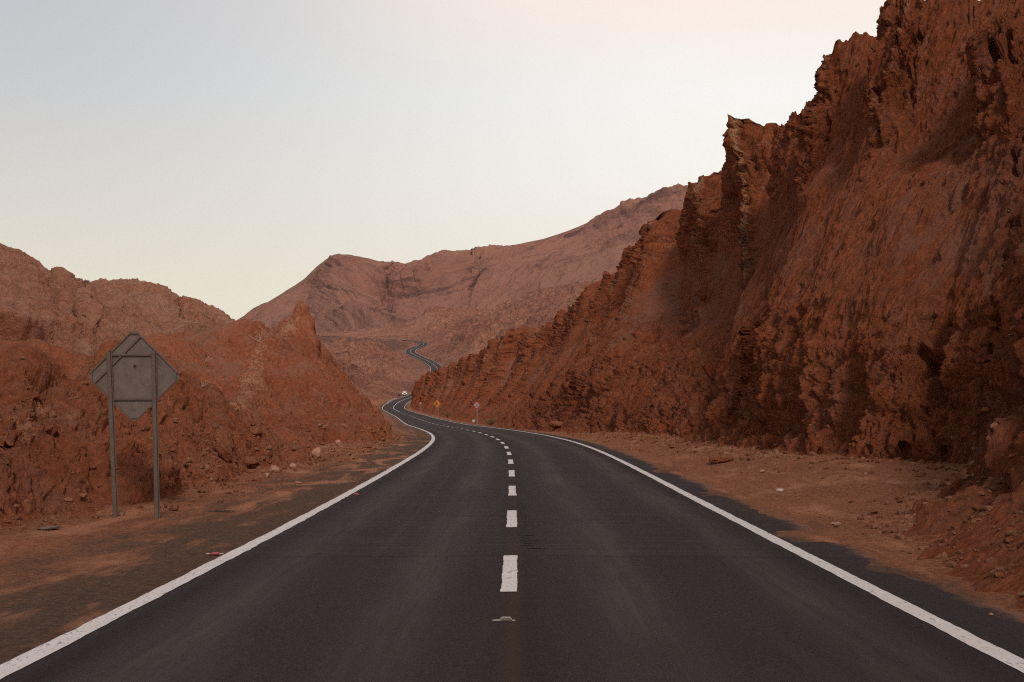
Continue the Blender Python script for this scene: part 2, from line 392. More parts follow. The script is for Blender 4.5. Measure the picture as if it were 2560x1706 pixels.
P[..., 2] += nn + rise * inside + ditch - ss(4, 10, np.abs(GX)) * .0
P[..., 2] -= ss(480, 600, np.abs(YY)) * 6 + ss(40, 400, np.abs(GX)) * 3
# the left shoulder is level with the edge line
edge = np.abs(GX) - HW; edge = np.where(GX > 0, edge * 1.9 + .1, edge * 0.85 - .15)
structure(grid_obj('ground', P, M_ground, {'edge': np.clip(edge, -1, 8)}))

# ------------------------------------------------------------------ right hand cliff
CR = tab(  # Y, u, v along the crest
    (-30, 9000, 0), (4, 11000, -8500), (8, 6200, -3200), (12, 4700, -1900), (16, 3900, -1150), (20, 3400, -750), (24, 3000, -420), (29, 2700, -140), (32, 2560, -10), (34.5, 2440, 4), (37, 2330, -6),
    (39, 2270, 5), (40, 2215, -14), (41.5, 2196, 30), (42.5, 2176, 74), (45, 2107, 90), (45.6, 2094, 110), (46, 2090, 148), (48, 2064, 215), (50, 2045, 254), (52.4, 2000, 272), (53, 1991, 282), (54, 1984, 296), (57, 1972, 318), (60, 1950, 324),
    (63, 1915, 322), (65.5, 1890, 312), (67.2, 1858, 312), (67.8, 1845, 292), (68.2, 1838, 296), (68.5, 1835, 340), (69.5, 1831, 374), (72, 1806, 390), (72.4, 1797, 400), (75, 1785, 428), (76.5, 1775, 426), (77.2, 1764, 440), (80, 1735, 462), (83, 1714, 482), (83.5, 1706, 506), (88, 1675, 522),
    (90, 1640, 526), (90.7, 1628, 556), (95, 1606, 590), (97, 1597, 588), (98, 1588, 610), (105, 1538, 652), (106, 1530, 672), (114, 1490, 704), (116, 1478, 700), (117, 1466, 722), (125, 1449, 752), (127, 1440, 764), (140, 1407, 778),
    (150, 1380, 786), (151, 1372, 800), (165, 1345, 832), (168, 1336, 842), (190, 1295, 846), (199, 1272, 818), (201, 1266, 822), (204, 1260, 850), (212, 1248, 845), (214, 1240, 858), (225, 1234, 846), (229, 1226, 850), (232, 1218, 872), (250, 1184, 884), (262, 1168, 890), (290, 1135, 905), (320, 1105, 918), (345, 1087, 926), (370, 1062, 934), (388, 1046, 942), (396, 1038, 960), (401, 1031, 1000), (404, 1029, 1016))
den = lambda y: np.clip(26000 / np.maximum(y, 17) ** 2, 2.3, 34)
yy = [0.0]
while yy[-1] < 404: yy.append(yy[-1] + 1 / den(yy[-1]) * (1 if yy[-1] > 11 else 3))
yy = np.array(yy)
LEAN = 8.5 * ss(10, 30, yy)            # the beds lean away up the slope, and so do the rows of the mesh
yc2 = yy + LEAN
def crest(y):
    x = (np.interp(y, CR[0], CR[1]) - CU) / F * np.maximum(y, .01); z = CZ + (HV - np.interp(y, CR[0], CR[2])) / F * y
    x = np.where(y < 31, np.interp(y, [0, 10, 31, 32], [17, 16, 14.2, 13.7]), x)
    z = np.where(y < 31, np.interp(y, [0, 10, 31, 32], [15, 14.6, 13.0, 12.6]), z)
    return x, z
cx, cz = crest(yc2)
jag = noise(np.stack([yc2, yy * 0, yy * 0], -1), 1.1, 4, .6) * .35
cz = cz + jag
tx_r = toe_r(yy) + .35; tz = road_z(yy) - .25
NT1, NT2 = 560, 60
hh = np.concatenate([np.linspace(-.03, 1, NT1), np.linspace(1.012, 2, NT2)])
YG, HG = np.meshgrid(yy, hh, indexing='ij')
YG = YG + LEAN[:, None] * np.clip(HG, 0, 1)
near = ss(150, 60, YG)
wl_near = np.interp(hh, [-.03, 0, .03, .07, .12, .33, .62, .8, 1], [-.20, -.13, -.03, .07, .11, .24, .66, .82, 1])
wl_far = np.interp(hh, [-.03, 0, .05, .28, .45, .7, 1], [-.1, -.04, .1, .46, .66, .86, 1])
wl_pin = np.interp(hh, [-.03, 0, .04, .12, .30, .40, .7, 1], [-.1, -.04, .06, .16, .60, .84, .93, 1])
pin = (ss(46, 54, yy) * (1 - ss(72, 80, yy)))[:, None]
W = near * wl_near[None] + (1 - near) * wl_far[None]
W = lerp(W, wl_pin[None], pin)
scree = (ss(30, 22, yy))[:, None] * ss(.16, .02, HG)
W = W - .03 * scree
# bays: far edge Y at the foot, slant towards the crest, length, depth, h range
bays = [(21.5, 12.5, 3.4, 1.6, .30, 1.3, .12), (14.5, 6, 3, 1.4, .2, 1.3, .5), (35, 4, 3.2, 1.6, .62, 1.3, .6), (44.0, 2, 2.6, 1.2, .66, 1.3, .5), (52.5, 9.5, 3.0, 1.7, .16, .55, .8), (57.8, 10.2, 4.8, 3.6, .40, 1.3, 1),
        (45.5, -3, 2.4, 1.1, .05, .40, .3), (69.5, 8, 3.5, 2.0, .42, 1.3, .9), (80, 11, 4.0, 2.4, .5, 1.3, .8), (89, 10, 3.4, 1.8, .35, 1.3, .9), (75, 6, 3, 1.3, .1, .45, .3), (100, 10, 4, 2.4, .5, 1.3, .7), (108, 9, 3.2, 1.6, .3, 1.3, .6), (120, 8, 4, 2.2, .4, 1.3, .6), (134, 7, 4, 1.8, .3, 1.3, .5),
        (148, 8, 6, 3.6, .40, 1.3, .8), (166, 8, 7, 4.4, .25, 1.3, 1), (182, 8, 5, 2.0, .10, .60, .8), (194, 8, 10, 7.0, .36, 1.3, 1), (219, 10, 9, 6, .42, 1.3, .9), (209, 6, 4, 2, .5, 1.3, .6), (246, 8, 7, 4.0, .3, 1.3, .7), (262, 8, 5, 2.4, .2, 1.3, .6),
        (286, 9, 9, 5, .3, 1.3, .9), (302, 9, 6, 3, .2, 1.3, .7), (316, 9, 9, 5, .3, 1.3, .8), (334, 8, 6, 3, .1, 1.3, .7), (350, 8, 9, 5, .25, 1.3, .9), (368, 8, 6, 3, .1, 1.3, .8), (385, 8, 9, 4.5, .2, 1.3, 1)]
base0 = np.stack([YG * 0, YG, HG * 14], -1)
warp = noise(base0, .14, 4, .5, seed=4) * .9 + noise(base0, .9, 3, .5, seed=6) * .10
bm = np.zeros_like(YG); rec = np.zeros_like(YG); tanA = np.zeros_like(YG); lip = np.zeros_like(YG)
for (Yi, sl, Lb, D, h0, h1, tn) in bays:
    Lb *= 1.8; D *= 1.5; h0 = h0 * .45 if Yi > 95 else h0
    wsc = np.clip(Lb / 14, .6, 2.4)
    q = (Yi + sl * np.clip(HG, 0, 1) + warp * wsc - YG) / Lb
    env = ss(h0 - .08, h0 + .10, HG) * (1 - ss(h1 - .08, h1 + .04, HG))
    rr = np.where(q < 0, 0, np.where(q < .8, np.clip(q / .8, 0, 1) ** .75, 1 - ss(.8, 1.02, q))) * env
    rec = np.maximum(rec, rr * D); bm = np.maximum(bm, ss(.06, .22, q) * ss(1.05, .9, q) * env)
    lp = np.exp(-((q - .015) / .055) ** 2) * env
    lip = np.maximum(lip, lp * .40 * wsc ** .5 * tn)
    tanA = np.maximum(tanA, np.exp(-((q - .01) / (.16 / Lb * wsc ** .5)) ** 2) * env * tn * .9)
cxg, czg, txg, tzg = (a[:, None] for a in (cx, cz, tx_r, tz))
Wc = np.clip(HG - 1, 0, 1)
X = np.where(HG <= 1, lerp(txg, cxg, W), cxg + Wc * 16)
Z = np.where(HG <= 1, lerp(tzg, czg, HG), czg - Wc * 9 - np.sin(Wc * 3.1) * .5)
X = X + rec - lip * (HG <= 1)
P = np.stack([X, YG, Z], -1)
nr = normals(P, True); nr = np.where((nr[..., :1] > .55), -nr, nr)
ani = (1.0, 2.6, .6)
far_f = 1 / (1 + (YG / 75) ** 2)
h_m = ss(-.03, .06, HG)
butt = (noise(P, .075, 3, .5, 'b', 1, (1, 1.0, .55)) - .35) * 2.2 * ss(25, 45, YG) * ss(0, .2, HG)
mid = (noise(P, .30, 4, .55, 'b', 2, ani) - .35) * 1.0
rough_z = np.clip(ss(.40, .18, HG) * near + ss(.62, .8, HG) + lip * 2 + tanA + noise(P, .12, 2, seed=12) * 1.1 + .15, .16, 1.15) * (1 - .7 * bm)
clm = (noise(P, 1.1, 5, .62, 'b', 3, (1, 2.0, .8)) - .3) * .60
pit_n = noise(P, .70, 3, .5, 'n', 13, (1, 1.7, .8)); pit = ss(.22, .46, pit_n) * 1.0
pit2 = ss(.28, .50, noise(P, 2.2, 2, .5, 'n', 17, (1, 1.6, .75))) * .40
fine = (noise(P, 5, 4, .65, 'b', 5, (1, 1.5, .8)) - .3) * .13 * (YG < 110)
lipn = (noise(P, 1.8, 4, .65, 'b', 21, (1, 1.2, 1)) - .3) * .8 * np.clip(tanA * 1.3, 0, 1)
disp = mid * (.25 + .75 * rough_z) * (1 - .6 * bm) + clm * rough_z - pit * rough_z - pit2 * rough_z + fine * (.3 + .7 * rough_z)
disp = disp * (1 - .7 * ss(30, 22, YG) * ss(.17, .04, HG)) * h_m * np.where(HG > 1, .6, 1) * (1 - .5 * np.exp(-((HG - 1) / .05) ** 2))
P[..., 0] -= butt * near * np.where(HG > 1, np.clip(2 - HG, 0, 1), 1) * ss(1.15, .8, HG)
P = P + nr * disp[..., None] + np.array([-.8, -.5, .25]) * (lipn * h_m * ss(1.03, .96, HG))[..., None]
# extra ragged teeth on the crest
tooth = np.exp(-((HG - 1) / .03) ** 2) * (noise(P, 1.1, 4, .65, 'b', 31) - .25) * .55
P[..., 2] += tooth
dustLitA = ss(.26, .42, HG) * (1 - ss(.62, .78, HG)) * .5 + bm * (.2 + .4 * ss(110, 160, YG)) + noise(P, .1, 2, seed=19) * .35 - rough_z * .15  # dust on mid slope and bays, also painting in their lit contrast
tanA = np.clip(tanA + bm * .32 * ss(110, 160, YG) + np.exp(-((HG - 1) / .05) ** 2) * .2, 0, 1)  # far bays: pale soft beds, tinted lighter so they read as lit
structure(grid_obj('cliff', P, M_cliff, {'tan': tanA, 'dust': np.clip(dustLitA, 0, 1)}, flip=True))

# ------------------------------------------------------------------ ridged hills (heightfields grown from ridge lines)
def ridge_field(X, Y, ridges, k=.35):
    """smooth maximum of roofs falling away from ridge polylines"""
    acc = None
    for pts, slope, pw in ridges:
        best = np.full(X.shape, -1e9)
        for a, b in zip(pts[:-1], pts[1:]):
            a = np.array(a); b = np.array(b); d = b[:2] - a[:2]
            t = np.clip(((X - a[0]) * d[0] + (Y - a[1]) * d[1]) / (d @ d + 1e-9), 0, 1)
            dist = np.hypot(X - a[0] - t * d[0], Y - a[1] - t * d[1])
            zz = a[2] + (b[2] - a[2]) * t - slope * (np.sqrt(dist ** 2 + pw ** 2) - pw)
            best = np.maximum(best, zz)
        acc = best if acc is None else (np.maximum(acc, best) + k * np.log1p(np.exp(-np.abs(acc - best) / k)))
    return acc
def R_(slope, pw, *p): return ([px(*q) for q in p], slope, pw)
left_ridges = [
    R_(.62, .5, (-900, 900, 27), (-200, 905, 25), (0, 918, 24), (60, 905, 23.5), (109, 896, 23), (175, 905, 23), (225, 925, 23.5), (262, 945, 24.5)),
    R_(.9, .1, (150, 930, 22), (95, 975, 21), (66, 1030, 20), (40, 1110, 18.6)),
    R_(.8, .3, (262, 950, 25), (330, 900, 27.5), (366, 845, 29), (385, 822, 30), (440, 820, 30.5), (495, 824, 31), (548, 845, 33)),
    R_(.8, .25, (420, 880, 28.5), (410, 960, 27), (415, 1040, 25.6), (425, 1130, 24.2)),
    R_(.85, .8, (450, 850, 66), (520, 833, 64), (560, 815, 62), (609, 805, 61), (650, 828, 63), (690, 852, 66), (702, 852, 68)),
    R_(1.0, .15, (752, 800, 71), (742, 812, 70), (700, 832, 67), (655, 895, 60), (628, 965, 54), (592, 1020, 47), (560, 1060, 41.5)),
    R_(.92, .2, (752, 800, 71), (768, 850, 73), (792, 868, 82), (775, 868, 95), (770, 880, 110), (760, 900, 130)),
    R_(2.3, .6, (732, 800, 70), (741, 774, 70.4), (748, 757, 70.8), (755, 780, 71), (764, 796, 71.4)),
    R_(5, .35, (760, 800, 71.5), (766, 815, 72), (766, 850, 72.5)),
    R_(1.5, .5, (698, 842, 68), (711, 814, 69), (724, 790, 70), (742, 778, 70.5)),
    R_(.55, .4, (520, 1055, 37), (548, 1042, 36), (580, 1062, 35), (620, 1092, 34.5), (670, 1130, 36), (740, 1130, 41), (800, 1128, 44)),
    R_(.6, .8, (100, 870, 40), (-300, 860, 42), (-900, 800, 44)),
    R_(.6, .8, (250, 900, 48), (350, 880, 52), (450, 860, 60)),
]
NU, NY = 860, 1180
uu = np.linspace(-1000, 1120, NU); uu = np.where(uu < 0, uu * 1.0, uu)
yv = np.geomspace(12.5, 150, NY)
YG, UG = np.meshgrid(yv, uu, indexing='ij')
X = (UG - CU) / F * YG; Y = YG.copy()
P0 = np.stack([X, Y, X * 0], -1)
wx = noise(P0, .35, 4, .55, seed=40) * .26; wy = noise(P0, .35, 4, .55, seed=41) * .4
zg = road_z(Y) - .15
Hh = ridge_field(X + wx * 1.2, Y + wy * 1.2, left_ridges, .1)
lim = (toe_l(Y) + noise(P0, .5, 3, .5, seed=44) * .45 - X)
d = Hh - zg; d = np.minimum(d, np.where(lim > 0, lim * 1.1 + np.clip(lim - 4.2, 0, 99) * 4, lim * 1.2)) 
d = np.maximum(d, -.45)
# low hummocks beside the foot
d = d + np.clip(noise(P0, .55, 4, .55, 'n', 47) * .35, 0, 1) * ss(-.3, 1.2, lim) * ss(2.2, .8, d) 
Z = zg + d
P = np.stack([X, Y, Z], -1); nr = normals(P)
hm = ss(-.15, .5, d)
roc = np.clip(.55 + noise(P, .22, 3, .5, seed=50) * 1.0, .2, 1.2) * (1 - .45 * ss(38, 52, Y))
ani = (1.2, .9, .8)
disp = (-.10 + (noise(P, .22, 3, .5, 'b', 50) - .3) * .95 + (noise(P, .6, 5, .6, 'b', 52, ani) - .3) * .80 * roc + (noise(P, 3.0, 4, .6, 'b', 53) - .3) * .17 * roc
        - ss(.30, .52, noise(P, 2.2, 2, .5, seed=54, sc3=(1.4, .8, .8))) * .45 * roc + (noise(P, 10, 2, .6, 'b', 55) - .3) * .045)
P = P + nr * (disp * hm)[..., None]
# distance to the two rocky spines gives the pale beds
def near_ridge(rd, wd):
    best = np.full(X.shape, 1e9)
    for a, b in zip(rd[0][:-1], rd[0][1:]):
        a = np.array(a); b = np.array(b); dd = b[:2] - a[:2]
        t = np.clip(((X - a[0]) * dd[0] + (Y - a[1]) * dd[1]) / (dd @ dd + 1e-9), 0, 1)
        best = np.minimum(best, np.hypot(X - a[0] - t * dd[0], Y - a[1] - t * dd[1]))
    return np.exp(-(best / wd) ** 2)
tan = np.maximum(near_ridge((left_ridges[1][0][:3],), .35) * .6, np.maximum(near_ridge(left_ridges[5], .7) * .55, near_ridge(left_ridges[9], 1.0) * .35))
gl = ss(-12, -14.5, X + (Y - 62) * .18) * ss(45, 55, Y) * .6
tanP = (noise(P, 1.6, 4, .7, 'b', 60) - .3) * tan * .7
P[..., 2] += tanP * hm
structure(grid_obj('mound', P, M_left, {'tan': np.clip(tan + noise(P, .6, 3, .6, seed=58) * .25, 0, 1), 'dust': np.clip(gl + noise(P, .2, 3, seed=59) * .8, 0, 1)}))

# ------------------------------------------------------------------ pale hills behind on the left
cr = tab((-1400, 380, 125), (-300, 470, 125), (0, 609, 138), (40, 622, 140), (87, 658, 146), (120, 690, 152), (150, 689, 156), (180, 712, 162), (205, 722, 168), (222, 708, 184), (250, 703, 188), (316, 713, 190), (350, 712, 193), (392, 722, 196), (430, 750, 200), (448, 756, 203), (460, 746, 212), (483, 748, 216), (505, 765, 220), (533, 782, 226), (560, 802, 232), (577, 814, 236), (600, 840, 240), (700, 905, 250))
ft = tab((-1400, 940, 92), (0, 935, 98), (200, 930, 104), (350, 925, 112), (500, 900, 132), (600, 890, 150), (700, 915, 170))
uu = np.linspace(-1400, 690, 900); tt = np.concatenate([np.linspace(-.05, 1, 420), np.linspace(1.01, 1.5, 40)])
UG, TG = np.meshgrid(uu, tt, indexing='ij'); UG = UG.T; TG = TG.T
vc, yc_ = np.interp(UG, cr[0], cr[1]), np.interp(UG, cr[0], cr[2]); vf, yf = np.interp(UG, ft[0], ft[1]), np.interp(UG, ft[0], ft[2])
tcl = np.clip(TG, -.05, 1)
prof = np.interp(tcl, [-.05, 0, .25, .35, .7, 1], [-.05, 0, .10, .22, .62, 1])
Yh = lerp(yf, yc_, prof) + np.clip(TG - 1, 0, 1) * 80
zc = CZ + (HV - vc) / F * yc_; zf = CZ + (HV - vf) / F * yf
Zh = lerp(zf, zc, tcl) - np.clip(TG - 1, 0, 1) * 30
Xh = (UG - CU) / F * lerp(yf, yc_, prof)
P = np.stack([Xh, Yh, Zh], -1); nr = normals(P)
# tilted beds dipping to the right: saw toothed ledges
q = Zh + .55 * Xh + noise(P, .02, 3, seed=70) * 4
Q = np.stack([Xh * .45, Yh * .6, q * 1.4], -1)
saw = (q / 8.5 + noise(P, .05, 3, .5, seed=71) * .5) % 1.0
low = ss(.75, .35, TG + ss(150, 450, UG) * .4)
ledge = ss(0, .75, saw) * (1 - ss(.9, 1.0, saw)) * 3.6 * low
disp = ledge + (noise(Q, .05, 4, .55, 'b', 72) - .3) * 6.0 + (noise(Q, .28, 5, .6, 'b', 73) - .3) * 1.8 + (noise(P, .9, 4, .6, 'b', 74) - .3) * .6 - ss(.28, .5, noise(Q, .55, 3, seed=75)) * 1.1
hm = ss(-.05, .08, TG) * (1 - .80 * ss(.86, 1, TG))
P = P + nr * (disp * hm)[..., None]
P[..., 2] += np.clip(noise(P, .25, 4, .6, seed=76), -.3, 1) * .55 * np.exp(-((TG - 1) / .03) ** 2)
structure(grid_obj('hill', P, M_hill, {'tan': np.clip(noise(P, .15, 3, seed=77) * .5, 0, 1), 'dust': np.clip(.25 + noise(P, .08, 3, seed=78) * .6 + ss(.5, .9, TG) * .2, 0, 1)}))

# ------------------------------------------------------------------ valley floor and slopes around the far road
cp = [(500, 985, 420), (650, 985, 420), (750, 985, 420), (870, 990, 420), (930, 1000, 420), (955, 998, 440), (850, 962, 480), (760, 930, 480), (600, 900, 460), (880, 955, 520), (950, 955, 520), (1005, 962, 530),
      (900, 932, 560), (830, 915, 600), (780, 906, 620), (940, 918, 620), (1000, 932, 600), (1035, 925, 640), (1050, 912, 690), (1030, 897, 730), (1000, 888, 770), (960, 895, 720), (880, 905, 680),
      (836, 871, 660), (805, 879, 650), (782, 893, 640), (875, 882, 690), (862, 886, 760), (930, 877, 800), (1000, 873, 822), (700, 880, 700), (600, 870, 700),
      (780, 897, 870), (862, 892, 865), (930, 884, 860), (985, 876, 850), (700, 893, 880), (560, 890, 900),
      (778, 842, 1120), (880, 850, 1030), (940, 852, 985), (700, 832, 1160), (550, 810, 1200), (300, 790, 1200), (0, 780, 1100),
      (1075, 858, 925), (1100, 842, 990), (1115, 890, 740), (1100, 900, 700), (1150, 880, 720), (1090, 874, 850), (1110, 862, 880), (1180, 830, 900), (1200, 800, 960), (1300, 770, 950), (1400, 742, 900), (1250, 838, 740), (1330, 806, 700),
      (1447, 745, 680), (1520, 715, 680), (1600, 690, 650), (1800, 600, 600), (1200, 868, 660), (1170, 885, 620), (1300, 832, 600), (1500, 770, 500), (1800, 700, 450), (2300, 600, 450), (2300, 600, 700), (2300, 560, 1100), (1700, 640, 1000), (1100, 930, 520), (1150, 940, 480), (1250, 930, 440), (1080, 945, 560)]
C3 = [px(*c) for c in cp]
for s in range(405, int(S[-1]) - 20, 22):
    p = road_pt(np.array(float(s)), 0.); C3.append(tuple(p))
C3 = np.array(C3)
def key(X, Y): return np.stack([X / Y * 9, np.log(Y) * 8], -1)
K = key(C3[:, 0], C3[:, 1]); zsc = C3[:, 2]
Dm = np.linalg.norm(K[:, None] - K[None], axis=-1); A = Dm + np.eye(len(K)) * (-.03)
A = np.block([[A, np.ones((len(K), 1))], [np.ones((1, len(K))), np.zeros((1, 1))]])
sol = np.linalg.solve(A, np.append(zsc, 0))
yv = np.geomspace(150, 1320, 720); uu = np.linspace(-400, 2350, 1100)
YG, UG = np.meshgrid(yv, uu, indexing='ij'); X = (UG - CU) / F * YG; Y = YG
kk = key(X, Y).reshape(-1, 2); zz = np.empty(len(kk))
for s in range(0, len(kk), 40000):
    q = kk[s:s + 40000]; zz[s:s + 40000] = np.linalg.norm(q[:, None] - K[None], axis=-1) @ sol[:-1] + sol[-1]
Zr = zz.reshape(X.shape)
P0 = np.stack([X, Y, X * 0], -1)
m = ss(405, 440, Y)
Zn = road_z(np.minimum(Y, 480)) - 1.2
Zb = lerp(Zn, Zr, m)
rl = [R_(.75, 1.0, (742, 885, 170), (789, 908, 200), (830, 930, 225), (870, 955, 255), (905, 978, 290), (930, 994, 320), (942, 1003, 345)),
      R_(.7, 1.5, (600, 860, 300), (780, 905, 330), (860, 950, 360), (905, 975, 385), (930, 992, 400)),
      R_(.7, 2, (300, 800, 330), (500, 840, 380), (700, 880, 420), (800, 930, 430)),
      R_(.55, 1.2, (835, 940, 440), (870, 960, 440), (905, 978, 432)),
      R_(.6, 1.0, (905, 955, 480), (935, 965, 470), (962, 982, 458)),
      R_(.9, .8, (985, 866, 868), (1000, 857, 872), (1015, 854, 876), (1035, 857, 884)),
      R_(.45, 1.5, (770, 885, 640), (805, 872, 650), (836, 868, 655), (862, 876, 650), (890, 893, 640)),
      R_(.5, 1.0, (1000, 880, 770), (1030, 888, 745), (1060, 899, 715), (1066, 906, 700), (1040, 925, 640)),
      R_(.5, 1.2, (860, 955, 500), (885, 944, 510), (905, 940, 520), (925, 950, 515)),
      R_(.5, 1.2, (925, 975, 475), (950, 962, 490), (980, 963, 500), (1000, 975, 490))]
Hr = ridge_field(X + noise(P0, .05, 3, seed=80) * 6, Y + noise(P0, .05, 3, seed=81) * 6, rl, .6)
lim = (toe_l(np.minimum(Y, 480)) - 1 - X) * .9
Hr = np.minimum(Hr, np.where(Y < 430, Zn + lim, 1e9))
Zb = np.maximum(Zb, Hr)
# erosion relief
am = ss(150, 500, Y)
rel = (noise(P0, .011, 5, .55, 'b', 82) - .4) * 20 * ss(430, 520, Y) + (noise(P0, .04, 5, .55, 'b', 83) - .3) * 7 * (.4 + .6 * am) + (noise(P0, .16, 4, .55, 'b', 84) - .3) * 1.9
# distance to road: cut and fill
pts = np.stack([RX, RY, RZ], -1)[::6]; pts = pts[pts[:, 1] > 120]
flat = np.stack([X.ravel(), Y.ravel()], -1); dmin = np.full(len(flat), 1e9); dz = np.zeros(len(flat))
for s in range(0, len(flat), 20000):
    f_ = flat[s:s + 20000]; lo, hi_ = f_[:, 1].min() - 60, f_[:, 1].max() + 60
    pp = pts[(pts[:, 1] > lo) & (pts[:, 1] < hi_)]
    if not len(pp): continue
    dd = ((f_[:, None] - pp[None, :, :2]) ** 2).sum(-1); j = dd.argmin(1)
    dmin[s:s + 20000] = np.sqrt(dd[np.arange(len(f_)), j]); dz[s:s + 20000] = pp[j, 2]
dmin = dmin.reshape(X.shape); dz = dz.reshape(X.shape)
upper = ss(930, 960, Y) * ss(-66, -80, X)
calm = ss(6, 30, dmin) * (1 - .75 * ss(860, 900, Y) * ss(1080, 1030, UG))
Zb = Zb + rel * calm * np.where(Hr > Zb - 1e-6, .6, 1)
up = dz - .35 + np.clip(dmin - 5.6, 0, 1e9) * .9; dn = dz - .35 - np.clip(dmin - 5.6, 0, 1e9) * .62
Zc = np.clip(Zb, dn, up)
Z = np.where(Y > 395, lerp(Zc, Zc, 1), np.minimum(Zb, np.where(dmin < 10, dz - 1.0, 1e9)))
P = np.stack([X, Y, Z], -1); nr = normals(P)
dsp = (noise(P, .10, 4, .6, 'b', 86, (.6, 1, 1.6)) - .3) * 3.2 + (noise(P, .4, 3, .6, 'b', 87) - .3) * .9 - ss(.25, .45, noise(P, .12, 3, seed=85, sc3=(.5, 1, 1.6))) * 1.6
P = P + nr * (dsp * ss(5.6, 9, dmin) * calm * 1.3)[..., None]
ry_ = np.interp(UG, [560, 778, 880, 1003, 1040], [1330, 1150, 1065, 975, 955])
emb = ss(5, 8, dmin) * ss(820, 860, Y) * ss(1050, 1000, UG) * ss(ry_ + 4, ry_ - 4, Y)
orange = ss(1000, 1400, UG) * .45
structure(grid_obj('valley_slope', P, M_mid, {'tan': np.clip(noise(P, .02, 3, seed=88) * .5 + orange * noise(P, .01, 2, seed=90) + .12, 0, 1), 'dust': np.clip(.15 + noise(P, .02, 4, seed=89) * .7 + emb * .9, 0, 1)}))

# ------------------------------------------------------------------ far mountain
cr = tab((200, 880, 1500), (480, 850, 1600), (560, 818, 1650), (588, 803, 1680), (653, 767, 1720), (696, 740, 1740), (740, 712, 1760), (762, 696, 1770), (790, 668, 1780), (816, 647, 1790), (843, 636, 1800), (870, 636, 1810), (903, 642, 1830), (947, 653, 1860), (1017, 661, 1900), (1050, 652, 1920), (1088, 642, 1900), (1110, 634, 1890), (1140, 632, 1890), (1165, 633, 1900), (1180, 638, 1950), (1219, 623, 1980), (1290, 612, 2000), (1360, 598, 2000), (1420, 578, 2000), (1469, 557, 2000), (1530, 525, 2000), (1578, 506, 2000), (1654, 479, 2000), (1730, 462, 2000), (1850, 430, 2000), (2300, 350, 2000), (2800, 300, 2000))
ft = tab((200, 860, 1200), (480, 848, 1230), (700, 838, 1210), (900, 842, 1150), (1000, 846, 1100), (1070, 852, 1040), (1110, 850, 1060), (1250, 790, 1120), (1415, 745, 1150), (1545, 690, 1150), (1800, 620, 1150), (2300, 560, 1150), (2800, 560, 1150))
uu = np.linspace(200, 2800, 1100); tt = np.concatenate([np.linspace(-.08, 1, 430), np.linspace(1.01, 1.5, 30)])
TG, UG = np.meshgrid(tt, uu, indexing='ij')
vc, yc_ = np.interp(UG, cr[0], cr[1]), np.interp(UG, cr[0], cr[2]); vf, yf = np.interp(UG, ft[0], ft[1]), np.interp(UG, ft[0], ft[2])
tcl = np.clip(TG, -.08, 1)
gully = np.exp(-((UG - 957 - 20 * tcl) / 38) ** 2) * 70 - np.exp(-((UG - 860) / 60) ** 2) * 60 * ss(1, .5, tcl) + np.exp(-((UG - 800 + 60 * (1 - tcl)) / 28) ** 2) * 45 - np.exp(-((UG - 1150) / 70) ** 2) * 40
Yh = lerp(yf, yc_, np.interp(tcl, [-.08, 0, .3, .6, .85, 1], [-.08, 0, .34, .58, .78, 1])) + gully * ss(0, .25, tcl) * ss(1, .8, tcl)
vv = lerp(vf, vc, tcl)
Xh = (UG - CU) / F * Yh; Zh = CZ + (HV - vv) / F * Yh
b_ = np.clip(TG - 1, 0, 1); Yh = Yh + b_ * 800; Zh = Zh - b_ * 250
P = np.stack([Xh, Yh, Zh], -1); nr = normals(P)
# folded beds: a syncline under the gully, rising to both sides
fold = np.interp(UG, [200, 640, 740, 820, 900, 1000, 1120, 1300, 1500, 2800], [10, 30, 75, 60, 24, 8, 18, 60, 110, 260])
fold = np.apply_along_axis(lambda a: gsm(a, 14), 1, fold)
strata = Zh - fold + noise(P, .002, 3, seed=91) * 22
sq = strata + noise(P, .01, 3, seed=92) * 3
saw = (sq / 15) % 1.0; saw2 = (sq / 5.2) % 1.0
inten = ss(760, 900, UG) * np.clip(.95 + noise(P, .004, 3, seed=97) * 1.3, .15, 1.2) * ss(1.0, .85, TG)
Q = np.stack([Xh * .16, Yh * .16, strata], -1)
led = (ss(0, .8, saw) * (1 - ss(.88, 1, saw)) * 9 + ss(0, .8, saw2) * (1 - ss(.85, 1, saw2)) * 4.0) * inten
disp = led + (noise(P, .0045, 3, .5, 'b', 93) - .3) * 34 + (noise(Q, .06, 5, .62, 'b', 94) - .3) * 16 * inten + (noise(P, .04, 4, .6, 'b', 98) - .3) * 5 - ss(.25, .5, noise(Q, .10, 3, seed=99)) * 8 * inten
hm = ss(-.05, .1, TG) * (1 - .95 * ss(.80, 1, TG))
P = P + nr * (disp * hm)[..., None]
P[..., 2] += np.clip(noise(P, .02, 4, .6, seed=95), -.4, 1) * 1.5 * np.exp(-((TG - 1) / .03) ** 2)
structure(grid_obj('mountain', P, M_mount, {'strata': strata, 'scree': np.clip(ss(.22, .05, TG) * .6 + noise(P, .005, 3, seed=96) * .5 + ss(1250, 1500, UG) * ss(.45, .1, TG) * .5, 0, 1)}))

